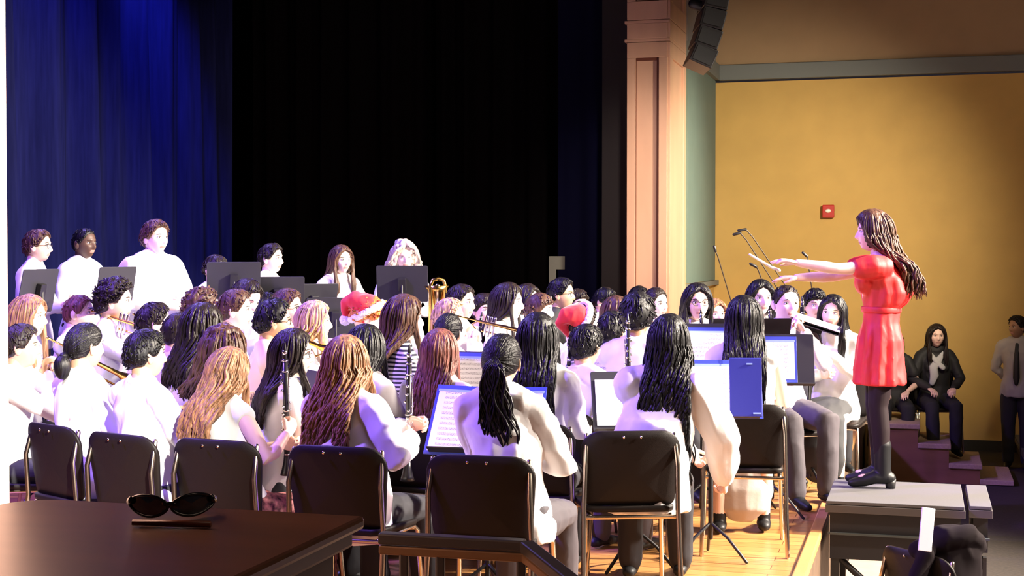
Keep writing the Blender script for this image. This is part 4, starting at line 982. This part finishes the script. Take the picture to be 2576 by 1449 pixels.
# far-left corner well rounded
def rr4(w, d, r): # radii: far right, far left, near left, near right
    out = []
    for cx, cy, a0, q in ((w / 2 - r[0], d / 2 - r[0], 0, r[0]), (-w / 2 + r[1], d / 2 - r[1], 90, r[1]), (-w / 2 + r[2], -d / 2 + r[2], 180, r[2]), (w / 2 - r[3], -d / 2 + r[3], 270, r[3])):
        for i in range(9): a = math.radians(a0 + 90 * i / 8); out.append((cx + q * math.cos(a), cy + q * math.sin(a)))
    return out
MB().prism(rr4(.66, .80, (.012, .09, .03, .02)), .022, Tr((0, 0, 1.188))).build('cabinet_top', CAB, e, False, .007)
MB().prism(rr4(.63, .77, (.012, .09, .03, .02)), .03, Tr((0, 0, 1.160))).build('moulding', mat('dark_moulding', (.045, .016, .010), .4), e, False, .006)
MB().box((0, 0, .60), (.58, .72, 1.12)).build('body', mat('cabinet_side', (.085, .065, .05), .55, var=.15, scale=(3, 3, 12)), e, False, .006)
MB().box((0, 0, .03), (.52, .66, .06)).build('plinth', BLACK, e, False)
# sunglasses
g = at(428, 1300, 2.345); g.z = 1.211; e = empty('sunglasses', g, .16); tag(e, 'folded black wraparound sunglasses lying on the cabinet top', 'sunglasses')
e.location.z = 1.211
LENS = mat('dark_lens', (.02, .018, .022), .08, spec=.9); FR = mat('glossy_black', (.008, .007, .009), .18)
for s in (-1, 1):
    out = []; mb = MB(); n = 24; ring = []
    for k in range(n + 1):
        t = 2 * math.pi * k / n; x = s * .036 + .031 * math.cos(t) * (1 + .08 * math.cos(2 * t)); z = .022 + .0175 * math.sin(t); ring.append((x, -.012 + 9 * x * x * 1.2 - .012 * s * 0, z))
    mb.tube(ring, .0026, 6, cap=False).build('lens_rim', FR, e)
    v = [(x, y + .001, z) for x, y, z in ring[:-1]] + [(s * .036, -.012 + 10.8 * .036 ** 2 - .004, .022)]; m = len(v) - 1
    v2 = [(x, y + .0016, z) for x, y, z in v]; f = [(i, (i + 1) % m, m) for i in range(m)]; f2 = [(i + m + 1, m + 1 + m, (i + 1) % m + m + 1) for i in range(m)]
    MB().add(v + v2, f + f2).build('lens', LENS, e)
    MB().tube([(s * .066, .030, .028), (s * .070, .040, .024), (s * .055, .062, .014), (-s * .02, .072 + s * .006, .010), (-s * .052, .070 + s * .006, .006)], [.0042, .0042, .0036, .003, .0034], 8, sq=1.6).build('temple_arm', FR, e)
MB().tube([(-.008, -.010, .026), (0, -.013, .028), (.008, -.010, .026)], .003, 8).build('bridge', FR, e)
# orange strip (pencil) by the glasses
p = at(428, 1326, 2.275)
o = MB().tube([(-.062, .004, 0), (.066, -.002, 0)], .0055, 6, rnd=False).build('pencil', mat('pencil_orange', (.16, .03, .008), .4)); o.location = (p.x, p.y, 1.2165); o.rotation_euler = (0, 0, -.05)
tag(o, 'dark orange pencil lying on the cabinet in front of the sunglasses', 'pencil')

# ---------------------------------------------------------------- hand rail of the near stairs
RAIL = mat('rail_black', (.045, .038, .036), .35, .3)
e = empty('handrail', at(955, 1350, 4.5)); o = e.location.copy(); tag(e, 'black metal handrail crossing low in the centre foreground', 'handrail')
def seg(a, b, w, h, nm, m):
    a, b = Vector(a) - o, Vector(b) - o; d = (b - a); L = d.length; M = Tr((a + b) / 2) @ d.to_track_quat('X', 'Z').to_matrix().to_4x4()
    return MB().box((0, 0, 0), (L, w, h), M).build(nm, m, e, False, .006)
A0, A1, A2 = at(955, 1352, 4.5), at(1322, 1372, 4.42), at(1500, 1515, 4.0)
seg(A0, A1, .05, .035, 'top_rail', RAIL); seg(A1, A2, .05, .035, 'sloping_rail', RAIL)
BR = mat('rail_bronze', (.16, .085, .04), .4, .4)
dn = Vector((0, 0, -.036)); seg(A0 + dn, A1 + dn, .035, .03, 'lower_band', BR); seg(A1 + dn, A2 + dn, .035, .03, 'lower_band', BR)
for t in (.17, .42, .97):
    q = A0.lerp(A1, t); seg(q + dn, Vector((q.x, q.y, FZ if False else .0)), .03, .03, 'baluster', RAIL)
seg(A0.lerp(A1, .02) + Vector((0, 0, -.28)), A1 + Vector((0, 0, -.28)), .025, .025, 'mid_rail', RAIL)

# ---------------------------------------------------------------- audience chair with coat, white programme (lower right)
p = at(2390, 1400, 6.7)
e = place_chair(p.x + .05, p.y + .2, FZ, 60, 'black chair with a dark coat over it at the lower right', 'audience chair')
c = empty('coat', (p.x, p.y - .02, FZ)); tag(c, 'dark coat slung over the chair at the lower right, by the platform', 'coat')
mb = MB().tube([(-.14, .05, .84), (0, .03, .90), (.10, .04, .92), (.15, .08, .86)], [.045, .055, .055, .04], 12).loft([(0, .05, .50, .15, .07), (0, .05, .65, .16, .07), (.02, .05, .86, .13, .05), (.04, .07, .95, .10, .035)], 18).tube([(-.12, .0, .84), (-.17, -.02, .70), (-.20, -.03, .58)], [.04, .04, .03], 10)
fuse(mb, .009, 4, disp=.008, dscale=10).build('cloth', mat('coat_black', (.012, .008, .009), .9, spec=.1), c)
o = MB().box((0, 0, 0), (.062, .008, .20)).build('programme', mat('white_card', (.85, .84, .82), .7), None, False, .002)
o.location = at(2331, 1332, 6.6); o.rotation_euler = (math.radians(-10), math.radians(8), 0); tag(o, 'white folded programme standing upright against the conductor platform', 'programme')
bpy.data.objects.remove(_tmp)
